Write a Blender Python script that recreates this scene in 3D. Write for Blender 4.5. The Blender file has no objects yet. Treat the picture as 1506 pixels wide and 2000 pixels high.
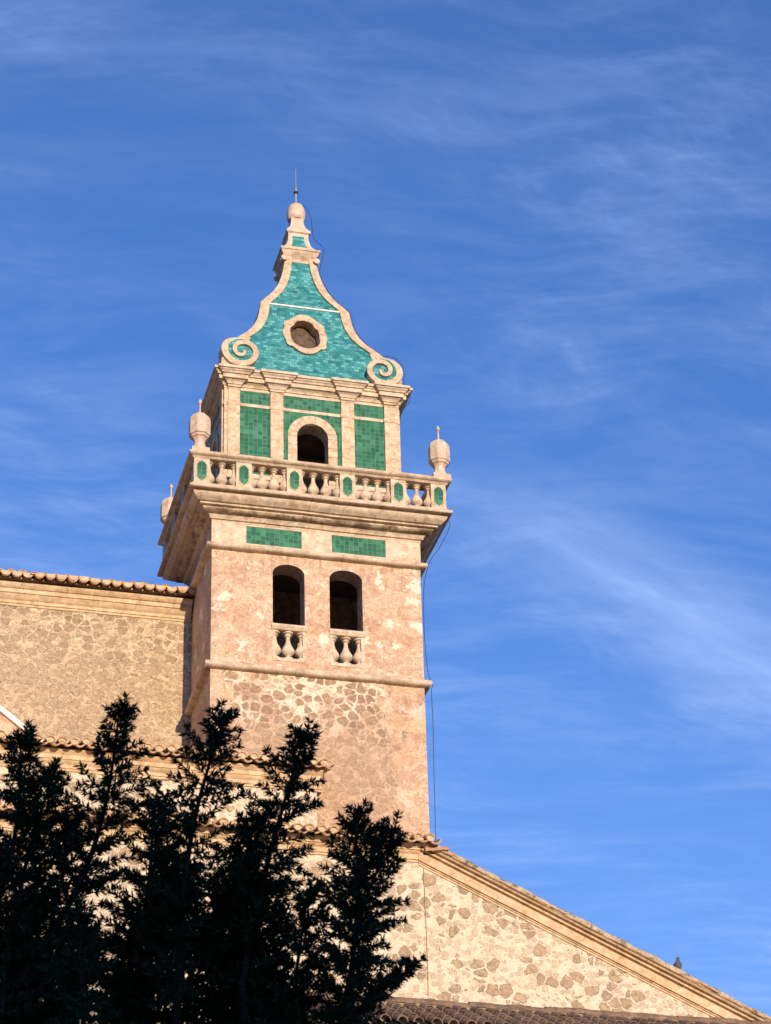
import bpy, bmesh, math, random
from mathutils import Vector, Matrix, geometry
R = math.radians
rng = random.Random(7)
sc = bpy.context.scene
COL = sc.collection

# ------------------------------------------------------------------ camera
CAMLOC = Vector((-11.786, -50.657, -26.78))
YAW, PITCH, ROLL = 0.2600, 0.5380, -0.0280
def cam_axes():
    cy, sy, cp, sp = math.cos(YAW), math.sin(YAW), math.cos(PITCH), math.sin(PITCH)
    f = Vector((sy*cp, cy*cp, sp)); r = Vector((cy, -sy, 0)); u = r.cross(f)
    return r*math.cos(ROLL)+u*math.sin(ROLL), -r*math.sin(ROLL)+u*math.cos(ROLL), f
r_, u_, f_ = cam_axes()
cam = bpy.data.cameras.new('camera')
camo = bpy.data.objects.new('camera', cam); COL.objects.link(camo)
m = Matrix((r_, u_, -f_)).transposed().to_4x4(); m.translation = CAMLOC
camo.matrix_world = m
cam.sensor_fit = 'VERTICAL'; cam.sensor_height = 36.0; cam.sensor_width = 27.0
cam.lens = 5000/2000*36.0
cam.clip_start = 0.1; cam.clip_end = 6000
cam.dof.use_dof = True; cam.dof.focus_distance = 57.0; cam.dof.aperture_fstop = 18.0
sc.camera = camo

# ------------------------------------------------------------------ light, sky, exposure
SUN_EL, SUN_AZ = R(10.0), R(4.5)          # azimuth measured from the front normal (-y) towards +x
sun_dir = Vector((math.sin(SUN_AZ)*math.cos(SUN_EL), -math.cos(SUN_AZ)*math.cos(SUN_EL), math.sin(SUN_EL)))
sl = bpy.data.lights.new('sun', 'SUN'); sl.energy = 5.0; sl.angle = R(0.5); sl.color = (1.0, 0.79, 0.555)
so = bpy.data.objects.new('sun', sl); COL.objects.link(so)
so.rotation_euler = (-sun_dir).to_track_quat('-Z', 'Y').to_euler()
sc.view_settings.view_transform = 'Standard'; sc.view_settings.look = 'None'
sc.cycles.diffuse_bounces = 2; sc.cycles.max_bounces = 6
sc.view_settings.exposure = 0.0; sc.view_settings.gamma = 1.0

W = bpy.data.worlds.new('World'); sc.world = W; W.use_nodes = True
def build_sky():
    t = W.node_tree; N, L = t.nodes, t.links; N.clear()
    def nd(k, **kw):
        n = N.new(k)
        for a, b in kw.items(): setattr(n, a, b)
        return n
    out = nd('ShaderNodeOutputWorld'); bg = nd('ShaderNodeBackground'); bg.inputs[1].default_value = 0.14
    sky = nd('ShaderNodeTexSky', sky_type='NISHITA', sun_disc=False, sun_elevation=SUN_EL,
             sun_rotation=math.atan2(sun_dir.x, sun_dir.y), air_density=1.0, dust_density=0.2, ozone_density=3.0)
    hs = nd('ShaderNodeVectorMath', operation='MULTIPLY'); hs.inputs[1].default_value = (0.73, 1.09, 1.73)
    L.new(sky.outputs[0], hs.inputs[0])
    geo = nd('ShaderNodeTexCoord'); sep = nd('ShaderNodeSeparateXYZ'); L.new(geo.outputs['Generated'], sep.inputs[0])
    def mth(op, a, b=None, c=None):
        n = nd('ShaderNodeMath', operation=op)
        for i, v in enumerate((a, b, c)):
            if v is None: continue
            if isinstance(v, (int, float)): n.inputs[i].default_value = v
            else: L.new(v, n.inputs[i])
        return n.outputs[0]
    def rng_(v, a, b, c=0.0, d=1.0):
        n = nd('ShaderNodeMapRange', interpolation_type='SMOOTHSTEP')
        L.new(v, n.inputs[0])
        for i, q in enumerate((a, b, c, d)): n.inputs[i+1].default_value = q
        return n.outputs[0]
    zz = mth('MAXIMUM', sep.outputs[2], 0.05)
    px = mth('DIVIDE', sep.outputs[0], zz); py = mth('DIVIDE', sep.outputs[1], zz)
    cmb = nd('ShaderNodeCombineXYZ'); L.new(px, cmb.inputs[0]); L.new(py, cmb.inputs[1])
    wn = nd('ShaderNodeTexNoise'); wn.inputs['Scale'].default_value = 2.2; wn.inputs['Detail'].default_value = 3
    L.new(cmb.outputs[0], wn.inputs['Vector'])
    wm = nd('ShaderNodeVectorMath', operation='MULTIPLY_ADD')
    L.new(wn.outputs['Color'], wm.inputs[0]); wm.inputs[1].default_value = (0.22, 0.22, 0); L.new(cmb.outputs[0], wm.inputs[2])
    def streaks(ang, sx, sy, scale, detail, rough, src, off=(0, 0, 0)):
        mp = nd('ShaderNodeMapping', vector_type='TEXTURE'); mp.inputs['Rotation'].default_value = (0, 0, ang)
        mp.inputs['Scale'].default_value = (sx, sy, 1); mp.inputs['Location'].default_value = off
        L.new(src, mp.inputs['Vector'])
        n = nd('ShaderNodeTexNoise'); n.inputs['Scale'].default_value = scale
        n.inputs['Detail'].default_value = detail; n.inputs['Roughness'].default_value = rough
        L.new(mp.outputs[0], n.inputs['Vector']); return n.outputs[0]
    s1 = streaks(R(14), 3.2, 1.0, 7.5, 11, 0.68, wm.outputs[0])
    s2 = streaks(R(28), 1.6, 1.0, 2.6, 6, 0.6, wm.outputs[0], (3, 1, 0))
    s3 = streaks(R(-10), 3.6, 1.0, 17.0, 9, 0.66, wm.outputs[0], (1, 5, 0))
    s5 = streaks(R(35), 2.2, 1.0, 38.0, 6, 0.65, wm.outputs[0], (4, 2, 0))
    veil = mth('MULTIPLY', rng_(s1, 0.40, 0.72), rng_(s2, 0.30, 0.66))
    veil = mth('MULTIPLY', veil, rng_(s5, 0.32, 0.68, 0.45, 1.4))
    fine = mth('MULTIPLY', rng_(s3, 0.38, 0.74), rng_(s2, 0.36, 0.62, 0.30, 1.0))
    # the long cirrus band running down to the right: distance from its line in the cloud plane
    a = R(31.4); nx, ny = -math.sin(a), math.cos(a)
    sw = nd('ShaderNodeSeparateXYZ'); L.new(wm.outputs[0], sw.inputs[0])
    d = mth('ADD', mth('MULTIPLY', sw.outputs[0], nx), mth('MULTIPLY', sw.outputs[1], ny))
    d0 = 0.458*nx + 1.575*ny + 0.11*(nx+ny)
    dd = mth('ABSOLUTE', mth('SUBTRACT', d, d0))
    s4 = streaks(a, 5.0, 1.0, 9.0, 8, 0.6, cmb.outputs[0], (2, 2, 0))
    along = mth('ADD', mth('MULTIPLY', sw.outputs[0], math.cos(a)), mth('MULTIPLY', sw.outputs[1], math.sin(a)))
    band = mth('MULTIPLY', mth('MULTIPLY', rng_(dd, 0.0, 0.11, 1.0, 0.0), rng_(s4, 0.30, 0.75, 0.25, 1.0)), rng_(along, 1.25, 1.62))
    cl = mth('ADD', mth('ADD', mth('MULTIPLY', veil, 0.20), mth('MULTIPLY', fine, 0.18)), mth('MULTIPLY', band, 0.46))
    cl = mth('ADD', cl, rng_(sep.outputs[2], 0.56, 0.30, 0.0, 0.10))
    cl = mth('MINIMUM', mth('ADD', cl, 0.02), 0.85)
    mix = nd('ShaderNodeMix', data_type='RGBA'); L.new(cl, mix.inputs['Factor'])
    L.new(hs.outputs[0], mix.inputs['A']); mix.inputs['B'].default_value = (4.3, 5.8, 9.2, 1)
    L.new(mix.outputs['Result'], bg.inputs[0]); L.new(bg.outputs[0], out.inputs[0])
build_sky()

# ------------------------------------------------------------------ material helpers
class NT:
    def __init__(s, name, rough=0.85, spec=0.3):
        s.mat = bpy.data.materials.new(name); s.mat.use_nodes = True
        s.t = s.mat.node_tree; s.N, s.L = s.t.nodes, s.t.links
        s.b = s.N['Principled BSDF']; s.b.inputs['Roughness'].default_value = rough
        s.b.inputs['Specular IOR Level'].default_value = spec
        tc = s.N.new('ShaderNodeTexCoord'); s.obj = s.N.new('ShaderNodeNewGeometry').outputs['Position']; s.uv = tc.outputs['UV']
        s.rnd = s.N.new('ShaderNodeObjectInfo').outputs['Random']
    def node(s, k, **kw):
        n = s.N.new(k)
        for a, b in kw.items(): setattr(n, a, b)
        return n
    def put(s, sock, v):
        if isinstance(v, (int, float)): sock.default_value = v
        elif isinstance(v, (tuple, list)): sock.default_value = v if len(v) != 3 or sock.type == 'VECTOR' else (*v, 1)
        else: s.L.new(v, sock)
    def math(s, op, a, b=None, c=None, clamp=False):
        n = s.node('ShaderNodeMath', operation=op, use_clamp=clamp)
        for i, v in enumerate((a, b, c)):
            if v is not None: s.put(n.inputs[i], v)
        return n.outputs[0]
    def vmath(s, op, a, b=None, c=None):
        n = s.node('ShaderNodeVectorMath', operation=op)
        for i, v in enumerate((a, b, c)):
            if v is not None: s.put(n.inputs[i], v)
        return n.outputs[0]
    def mapping(s, v, scale=(1, 1, 1), loc=(0, 0, 0), rot=(0, 0, 0)):
        n = s.node('ShaderNodeMapping'); s.put(n.inputs[0], v)
        n.inputs['Scale'].default_value = scale; n.inputs['Location'].default_value = loc; n.inputs['Rotation'].default_value = rot
        return n.outputs[0]
    def noise(s, v, scale, detail=4, rough=0.55, color=False, dist=0.0):
        n = s.node('ShaderNodeTexNoise'); s.put(n.inputs['Vector'], v); n.inputs['Scale'].default_value = scale
        n.inputs['Detail'].default_value = detail; n.inputs['Roughness'].default_value = rough; n.inputs['Distortion'].default_value = dist
        return n.outputs['Color' if color else 0]
    def voro(s, v, scale, feature='F1', rand=1.0):
        n = s.node('ShaderNodeTexVoronoi', feature=feature); s.put(n.inputs['Vector'], v)
        n.inputs['Scale'].default_value = scale; n.inputs['Randomness'].default_value = rand
        return n
    def step(s, v, a, b, c=0.0, d=1.0):
        n = s.node('ShaderNodeMapRange', interpolation_type='SMOOTHSTEP')
        for i, q in enumerate((v, a, b, c, d)): s.put(n.inputs[i], q)
        return n.outputs[0]
    def lin(s, v, a, b, c=0.0, d=1.0):
        n = s.node('ShaderNodeMapRange')
        for i, q in enumerate((v, a, b, c, d)): s.put(n.inputs[i], q)
        return n.outputs[0]
    def ramp(s, v, stops):
        n = s.node('ShaderNodeValToRGB'); s.put(n.inputs[0], v); e = n.color_ramp.elements
        while len(e) > 1: e.remove(e[-1])
        e[0].position, e[0].color = stops[0][0], (*stops[0][1], 1)
        for p, c in stops[1:]:
            q = e.new(p); q.color = (*c, 1)
        return n.outputs[0]
    def mix(s, f, a, b, blend='MIX'):
        n = s.node('ShaderNodeMix', data_type='RGBA', blend_type=blend, clamp_factor=True)
        s.put(n.inputs['Factor'], f); s.put(n.inputs['A'], a); s.put(n.inputs['B'], b)
        return n.outputs['Result']
    def sep(s, v):
        n = s.node('ShaderNodeSeparateXYZ'); s.put(n.inputs[0], v); return n.outputs
    def sepc(s, v):
        n = s.node('ShaderNodeSeparateColor'); s.put(n.inputs[0], v); return n.outputs
    def comb(s, x, y, z):
        n = s.node('ShaderNodeCombineXYZ')
        for i, v in enumerate((x, y, z)): s.put(n.inputs[i], v)
        return n.outputs[0]
    def gain(s, col, f):          # multiply a colour by a scalar
        g = s.comb(f, f, f); return s.mix(1.0, col, g, 'MULTIPLY')
    def done(s, col, height=None, dist=0.02, strength=0.8, rough=None):
        s.put(s.b.inputs['Base Color'], col)
        if rough is not None: s.put(s.b.inputs['Roughness'], rough)
        if height is not None:
            n = s.node('ShaderNodeBump'); n.inputs['Strength'].default_value = strength; n.inputs['Distance'].default_value = dist
            s.put(n.inputs['Height'], height); s.L.new(n.outputs[0], s.b.inputs['Normal'])
        return s.mat

def rubble_layer(n, co, scale, keep, mw, mvar, soft=0.05, squash=1.25):
    """stone mask (0 mortar, 1 stone) with a random value and a dark outline (gap dirt, painted recess shade) per stone"""
    w = n.noise(co, scale*1.1, 2, 0.5, True)
    w2 = n.noise(co, scale*3.6, 3, 0.6, True)
    p = n.vmath('MULTIPLY_ADD', w, (0.40/scale,)*3, co)
    p = n.vmath('MULTIPLY_ADD', w2, (0.26/scale,)*3, p)
    p = n.mapping(p, (1, 1, squash))
    e = n.voro(p, scale, 'DISTANCE_TO_EDGE').outputs['Distance']
    vf = n.voro(p, scale, 'F1')
    c = n.sepc(vf.outputs['Color'])
    e = n.math('SUBTRACT', e, n.math('MULTIPLY', n.math('MAXIMUM', n.math('SUBTRACT', vf.outputs['Distance'], .45), 0.0), .3))
    big = n.noise(co, 0.75, 4, 0.6)
    fineN = n.noise(co, scale*4.5, 3, 0.6)
    width = n.math('ADD', n.math('ADD', mw, n.math('MULTIPLY', n.math('SUBTRACT', big, 0.5), mvar)), n.math('MULTIPLY', n.math('SUBTRACT', fineN, 0.5), 0.12))
    ew = n.math('SUBTRACT', e, width)
    mask = n.step(ew, -0.01, soft)
    line = n.math('MULTIPLY', n.step(ew, -.035, .0), n.step(ew, .05, .012))  # dark rim round each stone: gap dirt plus recess shadow painted into the colour
    if keep is not None:
        kk = n.step(c[0], keep+0.01, keep-0.01)
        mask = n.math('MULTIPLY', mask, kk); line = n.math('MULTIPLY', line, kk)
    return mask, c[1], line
def speckle(n, co, scale, lo=.42, hi=.62):
    return n.step(n.noise(co, scale, 3, .65), lo, hi)

def mat_rubble_big():
    """pale thick mortar with scattered brown field stones (lowest building)"""
    n = NT('rubble_pale_mortar', 0.92, 0.15); co = n.obj
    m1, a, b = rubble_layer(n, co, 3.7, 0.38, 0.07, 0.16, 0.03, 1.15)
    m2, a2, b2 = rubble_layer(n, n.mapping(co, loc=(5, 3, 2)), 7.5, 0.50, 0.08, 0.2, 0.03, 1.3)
    mid = n.noise(co, 7, 4, 0.6); sp = speckle(n, co, 17, .52, .66); sp2 = speckle(n, co, 34, .5, .66)
    st = n.ramp(a, [(0, (.29, .195, .115)), (.3, (.46, .31, .18)), (.6, (.37, .265, .165)), (1, (.55, .40, .245))])
    st = n.gain(st, n.lin(n.noise(co, 12, 6, 0.72), .36, .64, .58, 1.42))
    st2 = n.ramp(a2, [(0, (.36, .26, .17)), (1, (.52, .40, .27))])
    mo = n.ramp(mid, [(.3, (.76, .60, .43)), (.5, (.87, .715, .535)), (.72, (.94, .82, .645))])
    mo = n.mix(n.math('MULTIPLY', sp, .34), mo, (.54, .39, .245)); mo = n.mix(n.math('MULTIPLY', sp2, .25), mo, (.54, .40, .26))
    col = n.mix(n.math('MULTIPLY', m2, .45), mo, st2); col = n.mix(n.math('MULTIPLY', m1, .78), col, st)
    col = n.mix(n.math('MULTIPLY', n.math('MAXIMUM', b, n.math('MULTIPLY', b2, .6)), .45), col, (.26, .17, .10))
    h = n.math('ADD', n.math('MULTIPLY', n.math('MAXIMUM', m1, n.math('MULTIPLY', m2, .6)), .8), n.math('MULTIPLY', n.noise(co, 18, 5, .7), 1.0))
    return n.done(col, h, 0.05, 0.9)
def mat_rubble_nave():
    """tan rubble; clear stones high up, smeared mortar lower down"""
    n = NT('rubble_nave', 0.92, 0.15); co = n.obj
    z = n.sep(co)[2]
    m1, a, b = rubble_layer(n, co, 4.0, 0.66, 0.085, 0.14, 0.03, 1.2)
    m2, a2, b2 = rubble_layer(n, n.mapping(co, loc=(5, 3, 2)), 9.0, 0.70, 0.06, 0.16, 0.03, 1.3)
    mid = n.noise(co, 5, 5, .6); sp = speckle(n, co, 15, .48, .62); sp2 = speckle(n, co, 30, .5, .64)
    st = n.ramp(a, [(0, (.27, .185, .11)), (.3, (.43, .30, .185)), (.6, (.34, .245, .155)), (1, (.49, .355, .225))])
    st = n.gain(st, n.lin(n.noise(co, 12, 6, .72), .36, .64, .62, 1.4))
    st2 = n.ramp(a2, [(0, (.34, .24, .15)), (1, (.50, .37, .245))])
    up = n.step(n.math('ADD', z, n.math('MULTIPLY', mid, 1.4)), 1.0, 2.8)
    mo = n.mix(up, n.ramp(mid, [(.3, (.60, .44, .28)), (.7, (.78, .59, .39))]), n.ramp(mid, [(.3, (.70, .53, .345)), (.7, (.86, .69, .475))]))
    mo = n.mix(n.math('MULTIPLY', sp, .6), mo, (.40, .29, .185)); mo = n.mix(n.math('MULTIPLY', sp2, .4), mo, (.42, .31, .20))
    col = n.mix(n.math('MULTIPLY', m2, n.lin(up, 0, 1, .6, .3)), mo, st2)
    col = n.mix(n.math('MULTIPLY', m1, n.lin(up, 0, 1, .25, .85)), col, st)
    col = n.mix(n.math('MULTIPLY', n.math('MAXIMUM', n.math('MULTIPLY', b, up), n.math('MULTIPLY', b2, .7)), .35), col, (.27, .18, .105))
    damp = n.step(n.noise(n.mapping(co, (1.6, 1.6, .35)), 1.3, 4, .6), .52, .72)
    col = n.mix(n.math('MULTIPLY', damp, .15), col, (.22, .155, .095))
    h = n.math('ADD', n.math('MULTIPLY', n.math('MAXIMUM', m1, m2), .7), n.math('MULTIPLY', n.noise(co, 18, 5, .7), 1.0))
    return n.done(col, h, 0.05, 0.9)
def mat_shaft():
    """tower: pink dressed blocks and worn render above, grey field stones in mortar below"""
    n = NT('tower_masonry', 0.9, 0.18); co = n.obj
    x, y, z = n.sep(co)
    xy = n.math('ADD', x, n.math('MULTIPLY', y, 0.73))
    mid = n.noise(co, 4, 5, .6); fine = n.noise(co, 28, 4, .65); big = n.noise(co, 1.1, 4, .55)
    w = n.noise(co, 6, 3, .5, True)
    v = n.vmath('MULTIPLY_ADD', w, (.05, .05, .05), n.comb(xy, z, 0.0))
    br = n.node('ShaderNodeTexBrick'); n.put(br.inputs['Vector'], v)
    br.inputs['Scale'].default_value = 1.0; br.inputs['Brick Width'].default_value = .78; br.inputs['Row Height'].default_value = .41
    br.inputs['Mortar Size'].default_value = .012; br.inputs['Mortar Smooth'].default_value = .5; br.inputs['Bias'].default_value = 0
    br.inputs['Color1'].default_value = (0, 0, 0, 1); br.inputs['Color2'].default_value = (1, 1, 1, 1); br.inputs['Mortar'].default_value = (.5, .5, .5, 1)
    bt = n.sepc(br.outputs['Color'])[0]; joint = br.outputs['Fac']
    block = n.ramp(bt, [(0, (.52, .315, .205)), (.35, (.64, .42, .28)), (.65, (.76, .555, .345)), (1, (.59, .365, .245))])
    block = n.mix(n.step(big, .35, .65), block, (.64, .47, .33))
    block = n.gain(block, n.lin(n.noise(co, 8, 6, .7), .36, .64, .74, 1.22))
    block = n.mix(n.math('MULTIPLY', n.step(n.noise(co, 2.4, 6, .68), .50, .60), .6), block, (.80, .63, .45))
    jj = n.math('MULTIPLY', joint, n.step(mid, .35, .6, .15, .8))
    block = n.mix(jj, block, (.74, .60, .46))
    # worn outlines of render patches
    nz = n.noise(n.mapping(co, (1, 1, 1.25)), 2.6, 4, .58, dist=.6); nz2 = n.noise(n.mapping(co, (1, 1, 1.4)), 5.5, 4, .6, dist=.8)
    iso = n.math('ABSOLUTE', n.math('SUBTRACT', nz, .5)); iso2 = n.math('ABSOLUTE', n.math('SUBTRACT', nz2, .5))
    where = n.step(n.noise(co, 1.3, 3, .6), .36, .52)
    lines = n.math('MULTIPLY', n.math('MAXIMUM', n.step(iso, .032, .010), n.math('MULTIPLY', n.step(iso2, .030, .010), .8)), where)
    block = n.mix(n.math('MULTIPLY', n.step(nz, .50, .54), .38), block, (.50, .31, .21))
    block = n.mix(n.math('MULTIPLY', n.step(nz2, .56, .60), .35), block, (.76, .58, .40))
    block = n.mix(n.math('MULTIPLY', lines, .8), block, (.90, .76, .60))
    rim = n.math('MULTIPLY', n.step(iso2, .05, .036), n.step(iso2, .024, .034))
    block = n.mix(n.math('MULTIPLY', rim, .7), block, (.34, .21, .13))
    block = n.mix(n.math('MULTIPLY', speckle(n, co, 20, .55, .68), .40), block, (.38, .24, .155))
    # left-over white lime patches
    lp = n.step(n.math('ADD', n.noise(n.mapping(co, (1, 1, 1.2), (1.3, 0, .7)), 1.5, 5, .62), n.math('MULTIPLY', n.math('SUBTRACT', fine, .5), .12)), .585, .60)
    lp = n.math('MULTIPLY', lp, n.step(z, -1.2, -.4))
    block = n.mix(n.math('MULTIPLY', lp, .9), block, (.92, .83, .70))
    # dark, lichen stained arches region / general stains
    stn = n.step(n.noise(n.mapping(co, (1, 1, .5)), 2.2, 5, .65), .54, .70)
    block = n.mix(n.math('MULTIPLY', stn, .35), block, (.30, .21, .13))
    run = n.step(n.noise(n.mapping(co, (5, 5, .45)), 1.6, 4, .6), .50, .68)
    under = n.math('MAXIMUM', n.step(z, 1.9, 2.95), n.math('MULTIPLY', n.step(z, -1.3, -.15), n.step(z, .2, 0.0)))
    block = n.mix(n.math('MULTIPLY', n.math('MULTIPLY', run, under), .42), block, (.27, .175, .105))
    # lower stage
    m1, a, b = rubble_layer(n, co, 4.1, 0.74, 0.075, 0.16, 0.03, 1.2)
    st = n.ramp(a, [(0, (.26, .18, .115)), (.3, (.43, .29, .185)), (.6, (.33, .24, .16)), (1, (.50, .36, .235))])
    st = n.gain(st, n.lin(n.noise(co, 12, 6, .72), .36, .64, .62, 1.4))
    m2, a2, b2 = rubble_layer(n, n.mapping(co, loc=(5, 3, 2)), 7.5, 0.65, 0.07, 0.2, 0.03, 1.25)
    mo = n.ramp(mid, [(.3, (.50, .35, .245)), (.55, (.61, .45, .325)), (.75, (.70, .54, .40))])
    hi = n.math('MULTIPLY', n.step(z, -1.9, -.9), n.step(big, .38, .55))
    mo = n.mix(n.math('MULTIPLY', hi, .85), mo, (.92, .80, .64))
    mo = n.mix(n.math('MULTIPLY', n.step(fine, .54, .7), .4), mo, (.42, .29, .19))
    mo = n.mix(n.math('MULTIPLY', speckle(n, co, 16, .5, .64), .5), mo, (.40, .27, .18))
    rub = n.mix(n.math('MULTIPLY', m2, .6), mo, (.42, .295, .20))
    rub = n.mix(n.math('MULTIPLY', m1, n.lin(n.step(z, -2.0, -1.0), 0, 1, .38, .9)), rub, st)
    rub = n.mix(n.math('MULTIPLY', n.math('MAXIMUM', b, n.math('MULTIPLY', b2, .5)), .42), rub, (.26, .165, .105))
    # quoins at the corners of the lower stage keep the dressed blocks
    jag = n.math('ADD', n.math('MULTIPLY', n.math('SUBTRACT', bt, .5), .6), n.math('MULTIPLY', n.math('SUBTRACT', n.noise(co, 2.2, 5, .65), .5), 1.5))
    q1 = n.step(n.math('ADD', x, jag), 1.62, 1.72); q2 = n.step(n.math('ADD', x, jag), -1.86, -1.90)
    qd = n.step(n.math('ADD', n.math('MULTIPLY', n.math('ADD', z, 1.2), -.25), n.math('ADD', x, jag)), .9, 1.1)
    quoin = n.math('MAXIMUM', q1, q2)
    low = n.math('MULTIPLY', n.step(z, -.02, -.12), n.math('SUBTRACT', 1.0, quoin))
    block = n.mix(1.0, block, (.95, .87, .835), 'MULTIPLY'); rub = n.mix(1.0, rub, (.99, .93, .89), 'MULTIPLY')
    col = n.mix(low, block, rub)
    h = n.math('ADD', n.math('MULTIPLY', n.math('MULTIPLY', m1, low), .6), n.math('MULTIPLY', n.noise(co, 16, 6, .7), .9))
    h = n.math('SUBTRACT', h, n.math('MULTIPLY', joint, .2))
    return n.done(col, h, 0.03, 0.75)
def mat_stone(name, base, dark, stain=.5, warm=.3, scale=1.0, pit=.5):
    """dressed limestone with lichen and dirt stains"""
    n = NT(name, 0.82, 0.25); co = n.vmath('ADD', n.obj, n.comb(n.math('MULTIPLY', n.rnd, 37.0), n.math('MULTIPLY', n.rnd, 11.0), n.math('MULTIPLY', n.rnd, 23.0)))
    a = n.noise(co, 2.6*scale, 6, .65); b = n.noise(n.mapping(co, (1, 1, 1.5)), 3.4*scale, 7, .72); c = n.noise(co, 24*scale, 4, .65); d = n.noise(co, 11*scale, 5, .65)
    col = n.mix(n.math('MULTIPLY', n.step(a, .40, .66), warm), base, (base[0]*.80, base[1]*.63, base[2]*.46))
    col = n.gain(col, n.lin(n.noise(co, 6, 6, .7), .36, .64, .78, 1.18))
    col = n.mix(n.math('MULTIPLY', n.step(b, .47, .64), stain), col, dark)
    col = n.mix(n.math('MULTIPLY', n.step(d, .54, .70), stain*.55), col, (dark[0]*1.5, dark[1]*1.45, dark[2]*1.4))
    col = n.mix(n.math('MULTIPLY', n.step(c, .56, .70), pit*.6), col, dark)
    if name in ('weathered_limestone', 'ochre_cornice_stone'):      # joints between the blocks of the mouldings
        gg = n.node('ShaderNodeNewGeometry'); ny_ = n.math('ABSOLUTE', n.sep(gg.outputs['True Normal'])[0])
        xx, yy, zz = n.sep(n.obj)
        u = n.math('ADD', n.math('DIVIDE', xx, .93), n.math('MULTIPLY', n.noise(n.mapping(n.obj, (.2, .2, 3)), 1.0, 1, .5), 1.7))
        jt_ = n.math('ABSOLUTE', n.math('SUBTRACT', n.math('FRACT', u), .5))
        col = n.mix(n.math('MULTIPLY', n.math('MULTIPLY', n.step(jt_, .011, .004), n.step(ny_, .5, .3)), .6), col, (.16, .10, .06))
    if name == 'weathered_limestone':      # grime lying on the torus of the main cornice
        zz = n.sep(n.obj)[2]
        band_ = n.math('MULTIPLY', n.step(zz, 3.86, 3.91), n.step(zz, 4.01, 3.96))
        col = n.mix(n.math('MULTIPLY', band_, n.step(n.noise(n.mapping(n.obj, (1, 1, 2)), 2.3, 6, .7), .44, .62, 0, .85)), col, (.14, .085, .045))
    h = n.math('ADD', n.noise(co, 18*scale, 5, .7), n.math('MULTIPLY', b, .4))
    return n.done(col, h, 0.012, 0.6)
def mat_tile(name, w, h_, offset, c_lo, c_mid, c_hi, grout, rough=.22, mort=.006, bump=.5):
    n = NT(name, rough, 0.45)
    br = n.node('ShaderNodeTexBrick', offset=offset, offset_frequency=2)
    wv = n.noise(n.uv, 5, 2, .5, True)
    n.put(br.inputs['Vector'], n.vmath('MULTIPLY_ADD', wv, (.010, .010, 0), n.uv))
    br.inputs['Scale'].default_value = 1; br.inputs['Brick Width'].default_value = w; br.inputs['Row Height'].default_value = h_
    br.inputs['Mortar Size'].default_value = mort; br.inputs['Mortar Smooth'].default_value = .3; br.inputs['Bias'].default_value = 0
    br.inputs['Color1'].default_value = (0, 0, 0, 1); br.inputs['Color2'].default_value = (1, 1, 1, 1); br.inputs['Mortar'].default_value = (.5, .5, .5, 1)
    t = n.sepc(br.outputs['Color'])[0]
    nz = n.noise(n.uv, 17, 4, .6)
    tt = n.math('ADD', n.math('MULTIPLY', t, .72), n.math('MULTIPLY', nz, .28))
    col = n.ramp(tt, [(.05, c_lo), (.5, c_mid), (.92, c_hi)])
    col = n.gain(col, n.lin(n.noise(n.uv, 1.7, 5, .65), .32, .68, .78, 1.2))
    chip = n.step(n.noise(n.uv, 9, 5, .7), .66, .72)
    fac = n.math('MAXIMUM', n.math('MULTIPLY', br.outputs['Fac'], n.lin(n.noise(n.uv, 3, 3, .5), .3, .7, .35, 1.0)), n.math('MULTIPLY', chip, .45))
    col = n.mix(fac, col, grout)
    # each tile sits at its own slight tilt
    hgt = n.math('ADD', n.math('MULTIPLY', n.math('SUBTRACT', 1.0, br.outputs['Fac']), .6), n.math('MULTIPLY', n.noise(n.uv, 11, 3, .5), bump))
    return n.done(col, hgt, 0.012, 0.7, n.lin(nz, .3, .7, rough*.6, rough*1.9))
def mat_plain(name, col, rough=.8, var=.25, scale=6, spec=.3, metal=0.0, bump=.3):
    n = NT(name, rough, spec); n.b.inputs['Metallic'].default_value = metal
    f = n.lin(n.noise(n.obj, scale, 5, .6), .3, .7, 1-var, 1+var)
    return n.done(n.gain(n.mix(0.0, col, col), f), n.noise(n.obj, scale*4, 4, .6), .01, bump)
def mat_terracotta(name, cols, lichen=.4):
    n = NT(name, .88, .2)

    co = n.obj
    cell = n.sepc(n.voro(n.mapping(co, (3.8, 2.4, 2.4)), 1.0).outputs['Color'])[0]
    col = n.ramp(cell, [(0, cols[0]), (.5, cols[1]), (1, cols[2])])
    col = n.gain(col, n.lin(n.noise(co, 9, 5, .65), .3, .7, .7, 1.25))
    li = n.step(n.noise(co, 5, 6, .7), .52, .66)
    col = n.mix(n.math('MULTIPLY', li, lichen), col, cols[3])
    return n.done(col, n.noise(co, 24, 5, .7), .01, .6)
def mat_leaf():
    n = NT('conifer_leaf', .55, .25)
    g = n.node('ShaderNodeNewGeometry')
    t = g.outputs['Random Per Island']
    col = n.ramp(t, [(0, (.012, .030, .012)), (.6, (.024, .054, .018)), (.93, (.040, .080, .026)), (.985, (.07, .09, .03)), (1, (.16, .17, .06))])
    return n.done(col)

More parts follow.
